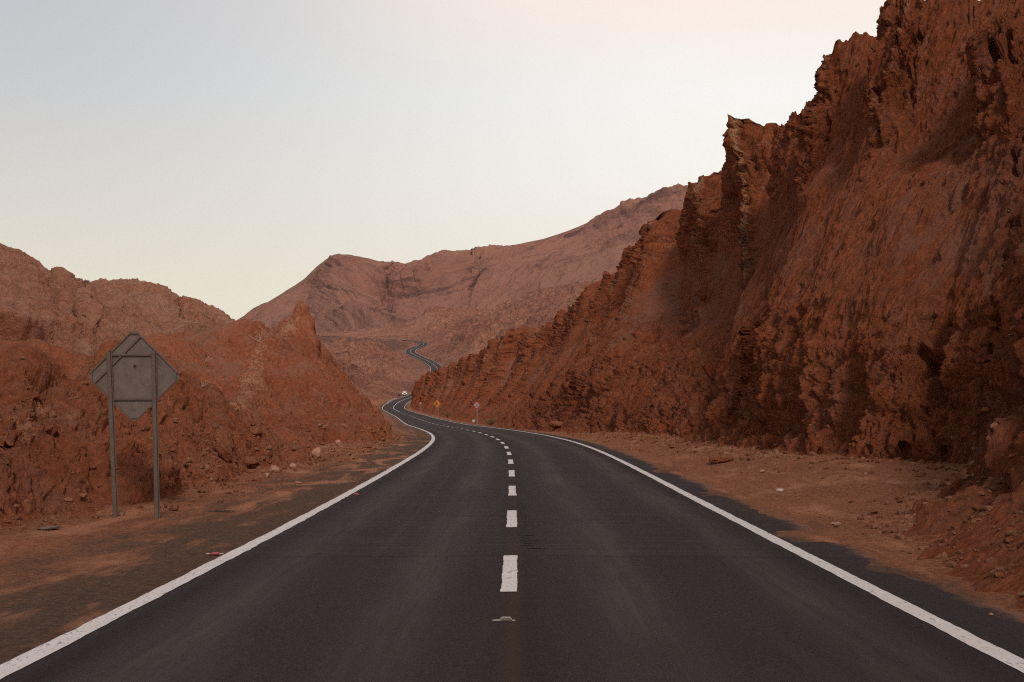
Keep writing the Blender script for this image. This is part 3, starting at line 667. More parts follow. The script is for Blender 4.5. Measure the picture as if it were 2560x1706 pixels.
# ------------------------------------------------------------------ small solid helpers
class MB:
    def __init__(s): s.V = []; s.F = []
    def add(s, V, Fc):
        k = len(s.V); s.V += [tuple(v) for v in V]; s.F += [tuple(i + k for i in f) for f in Fc]; return s
    def box(s, a, b):
        x0, y0, z0 = a; x1, y1, z1 = b
        return s.add([(x0, y0, z0), (x1, y0, z0), (x1, y1, z0), (x0, y1, z0), (x0, y0, z1), (x1, y0, z1), (x1, y1, z1), (x0, y1, z1)],
                     [(0, 3, 2, 1), (4, 5, 6, 7), (0, 1, 5, 4), (1, 2, 6, 5), (2, 3, 7, 6), (3, 0, 4, 7)])
    def prism(s, pts, y0, y1):      # outline in x,z, extruded along y
        n = len(pts); V = [(x, y0, z) for x, z in pts] + [(x, y1, z) for x, z in pts]
        ar = sum(pts[i][0] * pts[(i + 1) % n][1] - pts[(i + 1) % n][0] * pts[i][1] for i in range(n))
        f = [tuple(range(n)), tuple(range(2 * n - 1, n - 1, -1))] + [(i, i + n, (i + 1) % n + n, (i + 1) % n) for i in range(n)]
        if ar < 0: f = [q[::-1] for q in f]
        return s.add(V, f)
    def bar(s, p0, p1, w, y0, y1):  # flat bar between two x,z points
        dx, dz = p1[0] - p0[0], p1[1] - p0[1]; l = math.hypot(dx, dz); nx_, nz_ = -dz / l * w / 2, dx / l * w / 2
        return s.prism([(p0[0] - nx_, p0[1] - nz_), (p1[0] - nx_, p1[1] - nz_), (p1[0] + nx_, p1[1] + nz_), (p0[0] + nx_, p0[1] + nz_)], y0, y1)
    def ring(s, c, r0, r1, y0, y1, n=40):
        V = []; Fc = []
        for i in range(n):
            a = 2 * math.pi * i / n
            for r in (r0, r1):
                for y in (y0, y1): V.append((c[0] + r * math.cos(a), y, c[1] + r * math.sin(a)))
        for i in range(n):
            a = i * 4; b = (i + 1) % n * 4
            Fc += [(a, b, b + 2, a + 2), (a + 1, a + 3, b + 3, b + 1), (a, a + 1, b + 1, b), (a + 2, b + 2, b + 3, a + 3)]
        return s.add(V, Fc)
    def cyl(s, p0, p1, r, n=12, r1=None):
        p0 = Vector(p0); p1 = Vector(p1); d = (p1 - p0).normalized(); a = d.orthogonal().normalized(); b = d.cross(a); r1 = r if r1 is None else r1
        V = [p0 + (a * math.cos(2 * math.pi * i / n) + b * math.sin(2 * math.pi * i / n)) * r for i in range(n)] + [p1 + (a * math.cos(2 * math.pi * i / n) + b * math.sin(2 * math.pi * i / n)) * r1 for i in range(n)]
        return s.add(V, [tuple(range(n))[::-1], tuple(range(n, 2 * n))] + [(i, (i + 1) % n, (i + 1) % n + n, i + n) for i in range(n)])
    def build(s, name, mat, parent=None, smooth=False, bevel=0):
        me = bpy.data.meshes.new(name); me.from_pydata(s.V, [], s.F); me.update()
        if smooth: me.polygons.foreach_set('use_smooth', [True] * len(me.polygons))
        o = link_mesh(name, me, mat, parent)
        if bevel:
            m = o.modifiers.new('bevel', 'BEVEL'); m.width = bevel; m.segments = 2; m.limit_method = 'ANGLE'
        return o
def disc(c, r, n=40): return [(c[0] + r * math.cos(2 * math.pi * i / n), c[1] + r * math.sin(2 * math.pi * i / n)) for i in range(n)]
def round_diamond(c, h, r):
    pts = []
    for k, (cx_, cz_) in enumerate(((1, 0), (0, 1), (-1, 0), (0, -1))):
        q = h - r * math.sqrt(2)
        for a in (-45, -22, 0, 22, 45):
            t = R(90 * k + a); pts.append((c[0] + cx_ * q + r * math.cos(t), c[1] + cz_ * q + r * math.sin(t)))
    return pts

def galv(name, a, b, scale, rough=.75):
    t = NT(name); v = t.obj(); n1 = t.noise(v, scale, 5, .8); n2 = t.noise(v, scale * .12, 4, .6)
    c = t.mix(t.mr(n1, .35, .65), a, b); c = t.mix(t.mr(n2, .35, .7, 0, .5), c, tuple(q * 1.25 for q in b))
    return t.fin(c, rough, t.bump(n1, .002, .4), .3, .15)
M_galv = galv('galvanised_back', (.070, .052, .045), (.165, .128, .112), 45)
M_post = galv('galvanised_post', (.085, .058, .048), (.125, .088, .074), 30)
M_polegrey = plain('grey_pole', (.30, .25, .23), .6)
M_black = plain('black_paint', (.012, .011, .011), .6)
M_signwhite = plain('sign_white', (.44, .35, .32), .5, var=.06)
M_signred = plain('sign_red', (.30, .006, .010), .5, var=.08)
M_signorange = plain('sign_orange', (.66, .235, .012), .5, var=.08)

# ------------------------------------------------------------------ diamond warning sign seen from behind
K_ = 19.6 / F
def gz(Y): return float(road_z(np.array(float(Y))))
sg = thing('road_sign', 'back of a large diamond road sign on two tilted grey steel posts', 'road sign', ((336 - CU) * K_, 19.6, CZ + (HV - 1290) * K_))
def lp(u, v): return ((u - 336) * K_, (1290 - v) * K_)
cc_ = lp(335.5, 940.5); hd_ = 118.5 * K_
hole = lp(337, 916)
panel = MB().prism(round_diamond(cc_, hd_, .085), .0, .004).build('sign_panel', M_galv, sg)
fr = MB(); q = hd_ - .012; e_ = .065
cn = [(cc_[0] + q, cc_[1]), (cc_[0], cc_[1] + q), (cc_[0] - q, cc_[1]), (cc_[0], cc_[1] - q)]
for a, b in zip(cn, cn[1:] + cn[:1]):
    d_ = Vector((b[0] - a[0], b[1] - a[1])).normalized() * e_
    fr.bar((a[0] + d_.x, a[1] + d_.y), (b[0] - d_.x, b[1] - d_.y), .022, -.024, 0)
for (x_, z_), hz in zip(cn, (0, 1, 0, 1)):
    sx_ = 1 if x_ > cc_[0] + .1 else -1; sz_ = 1 if z_ > cc_[1] + .1 else -1
    if hz: fr.box((cc_[0] - .075, -.020, z_ - sz_ * .075 - .008), (cc_[0] + .075, -.0005, z_ - sz_ * .075 + .008))
    else: fr.box((x_ - sx_ * .075 - .008, -.020, cc_[1] - .075), (x_ - sx_ * .075 + .008, -.0005, cc_[1] + .075))
fr.build('rim_frame', M_post, sg)
for vv_ in (887, 997.5):
    a, b = lp(281, vv_), lp(387, vv_)
    MB().bar(a, b, .030, -.034, -.001).bar((a[0], a[1] - .022), (b[0], b[1] - .022), .008, -.030, -.001).build('cross_rail', M_post, sg)
MB().bar(lp(351.5, 842), lp(283, 912), .030, -.030, -.0015).bar(lp(268, 927), lp(238, 957), .030, -.030, -.0015).build('diagonal_brace', M_post, sg)
for (ut, vt, ub, vb) in ((275.6, 880, 294.5, 1300), (387.6, 879, 396.6, 1282)):
    (xt, zt), (xb, zb) = lp(ut, vt), lp(ub, vb); po = MB()
    w_ = .078
    def seg(xo, wd, y0, y1): po.bar((xb + xo, zb - .25), (xt + xo, zt), wd, y0, y1)
    seg(-.010, w_ - .022, -.078, -.070); seg(-w_ / 2, .006, -.078, -.0355); seg(.020, .006, -.078, -.0355); seg(.031, .017, -.042, -.0355)
    p_ = po.build('post', M_post, sg)
    for tt_ in (.02, .10, .27, .5, .72, .80):
        f_ = tt_ * 118 / 420; x_ = xt + (xb - xt) * f_ - .010; z_ = zt + (zb - zt) * f_ - .02
        for dx_ in ((-.017, .017) if tt_ in (.02, .80) else (.0,)): MB().cyl((x_ + dx_, -.086, z_), (x_ + dx_, -.0785, z_), .006, 6).build('bolt', M_galv, p_)
MB().ring(hole, .022, .036, -.006, -.0005, 24).build('washer', M_post, sg)
MB().box((hole[0] - .018, -.009, hole[1] - .016), (hole[0] + .018, -.0006, hole[1] + .016)).build('bolt_hole', M_black, sg)
# faint scribble near the bottom tip
sc_ = MB(); p0 = lp(330, 1028)
for i in range(5): sc_.bar((p0[0] + i * .016, p0[1] - .006 + .004 * i), (p0[0] + i * .016 + .010, p0[1] + .012 + .004 * i), .004, -.0022, -.0004)
sc_.build('scribble', plain('scribble_ink', (.035, .026, .024), .8), sg)

# ------------------------------------------------------------------ distant signs
def glyph_stroke(mb, pts, w_, y0, y1):
    for a, b in zip(pts[:-1], pts[1:]):
        mb.bar(a, b, w_, y0, y1)
        mb.prism(disc(a, w_ / 2, 10), y0 - .0004, y1)
    mb.prism(disc(pts[-1], w_ / 2, 10), y0 - .0004, y1)
# speed limit 30
Y0 = 142.; k_ = Y0 / F
s30 = thing('speed_limit_sign', 'round red-rimmed speed limit sign reading 30 on a grey pole by the right slope', 'road sign', ((1192 - CU) * k_, Y0, CZ + (HV - 1057) * k_))
zc_ = 44 * k_; r_ = .415
MB().prism(disc((0, zc_), r_), 0, .012).build('sign_disc', M_signwhite, s30)
MB().ring((0, zc_), r_ * .76, r_ * 1.03, -.010, -.0005, 48).build('red_rim', M_signred, s30)
hgt = .165
th = [(-.235, .13), (-.20, .165), (-.15, .172), (-.10, .165), (-.062, .125), (-.062, .06), (-.10, .012), (-.15, 0), (-.10, -.012), (-.055, -.06), (-.055, -.125), (-.10, -.165), (-.15, -.172), (-.205, -.165), (-.24, -.125)]
ze = [(.055, 0), (.055, .11), (.085, .155), (.14, .172), (.195, .155), (.225, .11), (.225, 0), (.225, -.11), (.195, -.155), (.14, -.172), (.085, -.155), (.055, -.11), (.055, 0)]
for g_ in (th, ze):
    nm = MB(); glyph_stroke(nm, [(x_ , z_ + zc_) for x_, z_ in g_], .046, -.010, -.0005); nm.build('numeral', M_black, s30)
MB().cyl((.04, .03, -1.2), (.02, .03, zc_ + .3), .045, 10).build('pole', M_polegrey, s30)
# steep hill warning
Y0 = 250.; k_ = Y0 / F
so = thing('warning_sign', 'orange diamond warning sign with a black truck on a slope symbol, on two posts', 'road sign', ((1093 - CU) * k_, Y0, CZ + (HV - 1031) * k_))
zc_ = 21 * k_; hd2 = .74
MB().prism(round_diamond((0, zc_), hd2, .08), 0, .012).build('sign_panel', M_signorange, so)
bd = MB(); q = hd2 - .09; cn = [(q, zc_), (0, zc_ + q), (-q, zc_), (0, zc_ - q)]
for a, b in zip(cn, cn[1:] + cn[:1]): bd.bar(a, b, .018, -.003, -.0005)
bd.build('border_line', M_black, so)
sy = MB(); Mr = lambda x_, z_: (x_ * .95 + z_ * .30, zc_ + z_ * .95 - x_ * .30)
sy.prism([Mr(-.34, -.06), Mr(.02, -.06), Mr(.02, .20), Mr(-.34, .20)], -.006, -.0005)
sy.prism([Mr(.05, -.06), Mr(.30, -.06), Mr(.30, .05), Mr(.22, .08), Mr(.16, .18), Mr(.05, .18)], -.006, -.0005)
for x_ in (-.24, .20): sy.prism(disc(Mr(x_, -.10), .065, 16), -.008, -.0005)
sy.prism([(-.40, zc_ - .06), (.36, zc_ - .30), (-.40, zc_ - .30)], -.004, -.0005)
sy.build('truck_symbol', M_black, so)
for x_ in (-.28, .28): MB().cyl((x_, .04, -1.4), (x_, .04, zc_ + .3), .035, 8).build('pole', M_polegrey, so)
# no overtaking
Y0 = 310.; k_ = Y0 / F
sn = thing('no_overtaking_sign', 'small round red-rimmed sign showing two cars, farthest up the right verge', 'road sign', ((1051.5 - CU) * k_, Y0, CZ + (HV - 1026) * k_))
zc_ = 17.5 * k_; r_ = .44
MB().prism(disc((0, zc_), r_), 0, .012).build('sign_disc', M_signwhite, sn)
MB().ring((0, zc_), r_ * .70, r_, -.010, -.0005, 40).build('red_rim', M_signred, sn)
cs = MB()
for x_, z_ in ((-.14, .05), (.13, -.03)): cs.prism([(x_ - .12, zc_ + z_ - .05), (x_ + .12, zc_ + z_ - .05), (x_ + .12, zc_ + z_ + .02), (x_ + .06, zc_ + z_ + .08), (x_ - .06, zc_ + z_ + .08), (x_ - .12, zc_ + z_ + .02)], -.010, -.0005)
cs.build('car_symbols', M_black, sn)
MB().bar((-.25, zc_ + .25), (.25, zc_ - .25), .07, -.014, -.0105).build('red_slash', M_signred, sn)
MB().cyl((0, .04, -1.5), (0, .04, zc_ + .3), .04, 8).build('pole', M_polegrey, sn)
# back of a sign and a black board beside the distant car
Y0 = 470.; k_ = Y0 / F
sb = thing('road_sign', 'tiny grey back of an octagonal sign on a pole left of the white vehicle', 'road sign', ((993 - CU) * k_, Y0, CZ + (HV - 998) * k_))
MB().prism([(.5 * math.cos(R(22.5 + 45 * i)), 2.3 + .5 * math.sin(R(22.5 + 45 * i))) for i in range(8)], 0, .02).build('sign_panel', M_galv, sb)
MB().cyl((0, -.03, -1.5), (0, -.03, 2.5), .045, 8).build('pole', M_polegrey, sb)
Y0 = 466.; k_ = Y0 / F
bb = thing('marker_board', 'small square black board on two short legs just left of the white vehicle', 'board', ((998.3 - CU) * k_, Y0, CZ + (HV - 994) * k_))
MB().box((-.42, -.03, .25), (.42, .03, 1.12)).build('board_panel', M_black, bb, bevel=.01)
for x_ in (-.36, .36): MB().cyl((x_, .05, -1.0), (x_, .05, 1.0), .035, 8).build('leg', M_polegrey, bb)

# ------------------------------------------------------------------ white vehicle with its lamps on
M_carwhite = plain('white_car_paint', (.50, .46, .43), .3, var=.03, spec=.5)
M_glass = plain('dark_glass', (.05, .055, .065), .12, var=.1, spec=.6)
M_tyre = plain('tyre_rubber', (.015, .014, .014), .9)
M_rim = plain('wheel_rim', (.30, .29, .28), .4, .6)
M_lamp = plain('headlight_glow', (.9, .85, .75), .3, emit=((1, .85, .62), 1.6))
M_grille = plain('black_grille', (.02, .019, .02), .5)
Y0 = 478.; k_ = Y0 / F
car = thing('parked_car', 'white off-road car with its headlights on, facing the viewer on the left verge', 'car', ((1011.6 - CU) * k_, Y0, CZ + (HV - 989.6) * k_), rot=R(6))
def body_loft(secs, name, mat, parent, bevel=.03):
    V = []; Fc = []; n = len(secs[0][1])
    for y_, pts in secs: V += [(x_, y_, z_) for x_, z_ in pts]
    for i in range(len(secs) - 1):
        for j in range(n): Fc.append((i * n + j, i * n + (j + 1) % n, (i + 1) * n + (j + 1) % n, (i + 1) * n + j))
    Fc += [tuple(range(n))[::-1], tuple(range((len(secs) - 1) * n, len(secs) * n))]
    mb = MB(); mb.V = V; mb.F = Fc; return mb.build(name, mat, parent, bevel=bevel)
def sec(w0, z0, w1, z1, wt): return [(-w0, z0), (w0, z0), (w1, (z0 + z1) / 2), (w1 * .99, z1 - .1), (wt, z1), (-wt, z1), (-w1 * .99, z1 - .1), (-w1, (z0 + z1) / 2)]
body = body_loft([(-.02, sec(.80, .42, .88, .86, .78)), (.12, sec(.86, .36, .94, .98, .82)), (.5, sec(.9, .34, .96, 1.06, .84)), (1.3, sec(.9, .34, .96, 1.12, .86)), (4.3, sec(.9, .34, .96, 1.14, .86)), (4.7, sec(.86, .42, .92, 1.10, .82))], 'body', M_carwhite, car)
body_loft([(1.15, [(-.80, 1.10), (.80, 1.10), (.78, 1.14), (-.78, 1.14)]), (1.75, [(-.80, 1.1), (.80, 1.1), (.68, 1.74), (-.68, 1.74)]), (2.3, [(-.82, 1.1), (.82, 1.1), (.68, 1.82), (-.68, 1.82)]), (4.2, [(-.82, 1.1), (.82, 1.1), (.68, 1.80), (-.68, 1.80)]), (4.6, [(-.8, 1.1), (.8, 1.1), (.70, 1.5), (-.70, 1.5)])], 'cabin', M_carwhite, car)
ws = MB(); ws.add([(-.72, 1.235, 1.20), (.72, 1.235, 1.20), (.62, 1.695, 1.68), (-.62, 1.695, 1.68)], [(0, 1, 2, 3)]); ws.build('windscreen', M_glass, car)
for sx_ in (-1, 1):
    MB().add([(sx_ * .818, 2.0, 1.18), (sx_ * .818, 4.2, 1.18), (sx_ * .706, 4.1, 1.70), (sx_ * .706, 2.2, 1.70)], [(0, 1, 2, 3)]).build('side_window', M_glass, car)
    MB().box((sx_ * .70 - .17, -.05, .80), (sx_ * .70 + .17, .02, .98)).build('headlight', M_lamp, car, bevel=.02)
    MB().box((sx_ * 1.03 - .09, 1.45, 1.12), (sx_ * 1.03 + .09, 1.58, 1.28)).build('wing_mirror', M_carwhite, car, bevel=.02)
    for y_ in (.85, 3.75):
        wh = MB().cyl((sx_ * .70, y_, .36), (sx_ * .95, y_, .36), .37, 24).build('wheel', M_tyre, car, bevel=.03)
        MB().cyl((sx_ * .951, y_, .36), (sx_ * .96, y_, .36), .22, 16).build('rim', M_rim, wh)
MB().box((-.46, -.045, .62), (.46, .0, .98)).build('grille', M_grille, car, bevel=.02)
MB().box((-.86, -.10, .40), (.86, .05, .58)).build('bumper', M_carwhite, car, bevel=.03)

# low pale kerb of the lay-by beside the car
q = [px(969, 1007, 408), px(971, 1004.5, 412), px(976, 1001.5, 420), px(983, 998.3, 430), px(990, 995.3, 440)]
kb = MB()
for a, b in zip(q[:-1], q[1:]):
    a = Vector(a); b = Vector(b); n_ = Vector((-(b - a).y, (b - a).x, 0)).normalized() * .18
    kb.add([a - n_ - Vector((0, 0, 1)), a + n_ - Vector((0, 0, 1)), b + n_ - Vector((0, 0, 1)), b - n_ - Vector((0, 0, 1)), a - n_, a + n_, b + n_, b - n_], [(0, 1, 2, 3), (4, 7, 6, 5), (0, 4, 5, 1), (1, 5, 6, 2), (2, 6, 7, 3), (3, 7, 4, 0)])
tag(kb.build('kerb', plain('pale_concrete', (.42, .33, .29), .9)), 'low pale concrete kerb curving along the far lay-by left of the bend', 'kerb')

# guard rail on the outer side of the upper road
gr_ = thing('guard_rail', 'long thin pale guard rail along the upper road below the mountain', 'guard rail', tuple(road_pt(np.array(float(np.interp(988, RY[RY > 940], S[RY > 940]))), HW + .8)))
gm = MB(); s0_ = float(np.interp(972, RY[RY > 955], S[RY > 955])); o0 = Vector(gr_.location); prev = None; n_ = 0
M_rail = plain('pale_rail', (.48, .37, .33), .7)
for s_ in np.arange(s0_, s0_ + 62, 4.0):
    p_ = Vector(road_pt(np.array(float(s_)), HW + .8)) - o0
    if prev is not None:
        for z0_, z1_ in ((.45, .78),):
            a, b = prev, p_; e3 = Vector((0, .05, 0))
            gm.add([a + Vector((0, 0, z0_)), b + Vector((0, 0, z0_)), b + Vector((0, 0, z1_)), a + Vector((0, 0, z1_)), a + e3 + Vector((0, 0, z0_)), b + e3 + Vector((0, 0, z0_)), b + e3 + Vector((0, 0, z1_)), a + e3 + Vector((0, 0, z1_))],
                   [(0, 1, 2, 3), (7, 6, 5, 4), (3, 2, 6, 7), (0, 4, 5, 1)])
    if n_ % 2 == 0: MB().box((p_.x - .07, p_.y + .06, p_.z - .6), (p_.x + .07, p_.y + .18, p_.z + .8)).build('post', M_rail, gr_)
    prev = p_; n_ += 1
gm.build('rail', M_rail, gr_)

# ------------------------------------------------------------------ road stud, cracks, litter
M_stud = plain('stud_white', (.46, .42, .38), .5, var=.2, scale=60); M_lens = plain('stud_lens', (.085, .065, .045), .3, var=.3, scale=90)
zs = float(road_pt(np.array(10.02), -.06)[2])
st = thing('road_stud', 'worn road stud with a pale rim and amber lens on the centre line', 'road stud', (-.05, 10.0, zs - .001)); st.scale = (.62, .62, .9)
body_loft([(-.05, [(-.075, .0), (.075, .0), (.055, .012), (-.055, .012)]), (.03, [(-.085, 0), (.085, 0), (.050, .026), (-.050, .026)]), (.07, [(-.085, 0), (.085, 0), (.055, .020), (-.055, .020)])], 'stud_body', M_lens, st, .003)
rm = MB(); pr = [(-.082, .004), (-.070, .016), (-.050, .0265), (.050, .0265), (.070, .016), (.082, .004)]
for a, b in zip(pr[:-1], pr[1:]): rm.bar(a, b, .0055, .020, .042)
rm.box((-.155, -.01, -.001), (-.08, .03, .005)).box((.08, -.02, -.001), (.125, .015, .005)).box((-.185, .0, -.001), (-.14, .018, .004))
rm.build('stud_rim', M_stud, st)
M_crack = plain('crack_shadow', (.010, .007, .007), .95)
def crack(s_, x0, x1, wd, sd):
    r2 = random.Random(sd); n_ = 14; top = []; bot = []
    for i in range(n_ + 1):
        f_ = i / n_; x_ = x0 + (x1 - x0) * f_; y_ = s_ + r2.uniform(-.012, .012) + .02 * math.sin(f_ * 5 + sd); h_ = 2.4 * wd * math.sin(math.pi * f_) ** .7 * r2.uniform(.5, 1.2)
        x_ -= .06; z_ = float(road_pt(np.array(y_), x_)[2]) - .0072 * abs(x_) + .006
        top.append((x_, y_ + h_ / 2, z_)); bot.append((x_, y_ - h_ / 2, z_))
    mb = MB(); mb.V = bot + top; mb.F = [(i, i + 1, n_ + 1 + i + 1, n_ + 1 + i) for i in range(n_)]
    o_ = mb.build('crack', M_crack, road)
for a in ((16.75, .12, .40, .050, 1), (16.45, .16, .26, .03, 2), (16.05, .17, .43, .050, 3), (15.75, .20, .36, .035, 4), (15.45, .16, .34, .03, 5), (15.15, .22, .50, .028, 6), (19.6, -.12, .05, .02, 7)): crack(*a)
M_red = plain('red_plastic', (.34, .035, .03), .5); M_pale = plain('pale_plastic', (.52, .42, .36), .6)
x_, y_ = (536 - CU) * 14.75 / F, 14.75
lt = thing('plastic_scrap', 'crushed red and white plastic scrap beside the left edge line', 'litter', (x_, y_, gz(y_) - .02))
body_loft([(-.06, [(-.05, 0), (.06, 0), (.055, .012), (-.035, .010)]), (.05, [(-.055, 0), (.05, 0), (.045, .018), (-.03, .016)])], 'red_piece', M_red, lt, .003)
MB().box((-.10, -.02, 0), (-.055, .02, .008)).build('white_piece', M_pale, lt, bevel=.002); MB().box((.06, -.01, 0), (.11, .02, .008)).build('white_piece', M_pale, lt, bevel=.002)
x_, y_ = (890 - CU) * 24.6 / F, 24.6
body_loft([(-.05, [(-.06, 0), (.06, 0), (.05, .02), (-.05, .02)]), (.06, [(-.05, 0), (.06, 0), (.03, .025), (-.04, .02)])], 'plastic_scrap', M_red, None, .003).location = (x_, y_, gz(y_) - .02)
tag(bpy.context.scene.objects['plastic_scrap.001'], 'smaller red scrap farther along the left edge line', 'litter')

# ------------------------------------------------------------------ boulders, loose stones, rubble
_ico = bmesh.new(); bmesh.ops.create_icosphere(_ico, subdivisions=4, radius=1); _iv = np.array([v.co[:] for v in _ico.verts]); _if = np.array([[v.index for v in f.verts] for f in _ico.faces]); _ico.free()
_ic = bmesh.new(); bmesh.ops.create_icosphere(_ic, subdivisions=1, radius=1); _cv = np.array([v.co[:] for v in _ic.verts]); _cf = np.array([[v.index for v in f.verts] for f in _ic.faces]); _ic.free()
def ground_at(X, Y):
    """height of the built ground, mound or cliff foot under a point, by ray"""
    dg = bpy.context.evaluated_depsgraph_get()
    h = sc.ray_cast(dg, Vector((X, Y, 40)), Vector((0, 0, -1)))
    return h[1].z if h[0] else gz(Y)
def hit_px(u, v):
    dg = bpy.context.evaluated_depsgraph_get()
    h = sc.ray_cast(dg, Vector((0, 0, CZ)), Vector(((u - CU) / F, 1, (HV - v) / F)).normalized())
    return h[1] if h[0] else None
def boulder(loc, size, mat, label, seed, rough=.25, rot=(0, 0, 0), cat='boulder', group=None, name='boulder'):
    V = _iv.copy(); S3 = np.array(V)
    d_ = noise(S3, .9, 3, .5, 'n', seed) * .55 * (rough / .25) + (noise(S3, 2.2, 4, .6, 'r', seed + 1) - .5) * rough + noise(S3, 7, 2, seed=seed + 2) * .05
    V = V * (1 + d_)[:, None]
    for i in range(5):      # flat faces broken off
        n_ = np.array(Vector(np.random.default_rng(seed * 9 + i).normal(size=3)).normalized()); t_ = V @ n_; c_ = .62
        V = V - np.clip(t_ - c_, 0, 9)[:, None] * n_ * .85
    V = V * np.array(size); M_ = np.array(Matrix.Rotation(rot[2], 3, 'Z') @ Matrix.Rotation(rot[1], 3, 'Y') @ Matrix.Rotation(rot[0], 3, 'X')); V = V @ M_.T
    o_ = raw_mesh(name, V, _if, mat, {'tan': np.zeros(len(V)) + .2, 'dust': np.zeros(len(V))}); o_.location = loc
    tag(o_, label, cat, group); return o_
M_bld = rock_mat('boulder_rock', (.30, .112, .058), (.20, .066, .032), (.25, .115, .075), (.36, .175, .105), .22, 1.0)
M_paleb = rock_mat('pale_stone', (.46, .25, .17), (.36, .17, .11), (.50, .31, .23), (.60, .40, .30), .16, .8)
M_white = plain('white_stone', (.50, .42, .37), .9, var=.2, scale=30)
bpy.context.view_layer.update()
def bld(u, v, w, h, mat, label, seed, lean=0., dep=1., **kw):
    """boulder whose outline covers about w x h survey pixels around column u, row v (its foot)"""
    p = hit_px(u, v)
    if p is None: return
    k_ = p.y / F
    return boulder((p.x, p.y + w * k_ * .15, p.z + h * k_ * .42), (w * k_ * .52, w * k_ * .55 * dep, h * k_ * .56), mat, label, seed, rot=(0, lean, seed), **kw) if lean == 0 else \
        boulder((p.x, p.y + w * k_ * .15, p.z + h * k_ * .42), (w * k_ * .5, w * k_ * .5 * dep, h * k_ * .58), mat, label, seed, rot=(0, lean, 0), **kw)
bld(558, 1148, 44, 74, M_bld, 'tall brown boulder leaning left on the rubble heap', 3, lean=-.42)
bld(793, 1145, 30, 26, M_paleb, 'pale pointed stone at the foot of the pyramid mound', 5, cat='stone', name='stone')
bld(617, 1165, 52, 26, M_bld, 'wide low tan rock in front of the leaning boulder', 8, cat='rock', name='rock')
bld(684, 1180, 30, 16, M_paleb, 'smooth pale stone above a dark hollow in the rubble', 11, cat='stone', name='stone')
bld(732, 1170, 16, 12, M_paleb, 'small grey stone alone right of the hollow', 13, cat='stone', name='stone')
bld(668, 1193, 13, 13, M_paleb, 'small upright cream stone inside the dark hollow', 14, cat='stone', name='stone')
bld(414, 1270, 10, 10, M_bld, 'small red stone just right of the diamond sign', 15, cat='stone', name='stone')
bld(436, 1277, 26, 14, M_bld, 'reddish stone with a flat top right of the diamond sign', 16, cat='stone', name='stone')
bld(843, 1108, 16, 8, M_paleb, 'flat pale stone low on the pyramid slope', 17, cat='stone', name='stone')
bld(640, 1090, 34, 26, M_bld, 'knobbly rock at the top of the rubble heap', 18, cat='rock', name='rock')
bld(1949, 1230, 16, 10, M_white, 'white rounded stone on the right verge', 21, cat='stone', name='stone')
bld(1798, 1158, 62, 22, M_bld, 'broken reddish slab of rock at the right cliff foot', 23, cat='rock', name='rock')
bld(1906, 1182, 12, 8, M_paleb, 'small tan stone at the cliff foot left of the white stone', 25, cat='stone', name='stone')
bld(2092, 1312, 26, 7, M_paleb, 'flat pinkish flake lying on the right verge', 26, cat='stone', name='stone')
bld(1392, 1070, 38, 22, M_bld, 'dark hollowed boulder at the foot of the far cliff', 27, cat='boulder')
bld(1185, 1056, 9, 7, M_white, 'tiny pale block at the foot of the speed limit sign', 29, cat='stone', name='stone')
bld(2478, 1540, 12, 7, M_paleb, 'pale pebble near the right edge of the picture', 31, cat='stone', name='stone')
bld(745, 1210, 14, 6, M_paleb, 'flat pale flake at the edge of the left rubble', 32, cat='stone', name='stone')
bld(120, 1325, 60, 9, plain('grey_slab', (.13, .095, .085), .9, scale=12), 'flat grey slab lying at the foot of the left mound', 33, cat='slab', name='slab', dep=.8)
bld(140, 1350, 60, 0.1, M_bld, 'x', 34) if 0 else None
def scatter(name, pts, sizes, mat, seed, label=None):
    r3 = np.random.default_rng(seed); V = []; Fc = []; TA = []
    for (x_, y_, z_), s_ in zip(pts, sizes):
        v = _cv * (1 + r3.normal(size=(len(_cv), 1)) * .22) * (s_ * r3.uniform(.6, 1.3, size=3) * np.array([1, 1, .65]))
        a = r3.uniform(0, 6.28); ca, sa = math.cos(a), math.sin(a)
        v = v @ np.array([[ca, sa, 0], [-sa, ca, 0], [0, 0, 1]]) + np.array([x_, y_, z_ + s_ * .2])
        Fc.append(_cf + len(V) * len(_cv)); V.append(v); TA += [r3.uniform(0, 1)] * len(_cv)
    o_ = raw_mesh(name, np.concatenate(V), np.concatenate(Fc), mat, {'tan': np.array(TA) * .9, 'dust': np.array(TA)[::-1] * .6}, smooth=False)
    o_['kind'] = 'stuff'
    if label: o_['label'] = label
    return o_
r4 = np.random.default_rng(5); pl = []; sl_ = []
dg = bpy.context.evaluated_depsgraph_get()
def drop(x_, y_):
    h = sc.ray_cast(dg, Vector((x_, y_, 40)), Vector((0, 0, -1))); return h[1].z if h[0] else gz(y_)
for i in range(7500):       # along both feet and over the lower slopes
    y_ = 11 * (75 / 11) ** r4.random(); side = r4.random() < .42
    if side: x_ = float(toe_l(y_)) - abs(r4.normal()) * 1.6 + .55
    else: x_ = float(toe_r(y_)) - abs(r4.normal()) * 1.3 + .7
    if abs(x_ - float(road_x(y_))) < HW + 1.3: continue
    s_ = .010 + .06 * r4.random() ** 6; s_ *= 1 + y_ / 60
    pl.append((x_, y_, drop(x_, y_))); sl_.append(s_)
for i in range(1100):
    u_, v_ = r4.uniform(430, 980), r4.uniform(1060, 1260)
    h = sc.ray_cast(dg, Vector((0, 0, CZ)), Vector(((u_ - CU) / F, 1, (HV - v_) / F)).normalized())
    if not h[0] or h[4].name.split('.')[0] not in ('mound', 'ground') or abs(h[1].x - float(road_x(h[1].y))) < HW + 1.6: continue
    pl.append(tuple(h[1])); sl_.append((.014 + .09 * r4.random() ** 4) * h[1].y / 35)
scatter('rubble', pl, sl_, M_bld, 3, 'loose reddish stones strewn along the feet of the slopes')
pl = []; sl_ = []
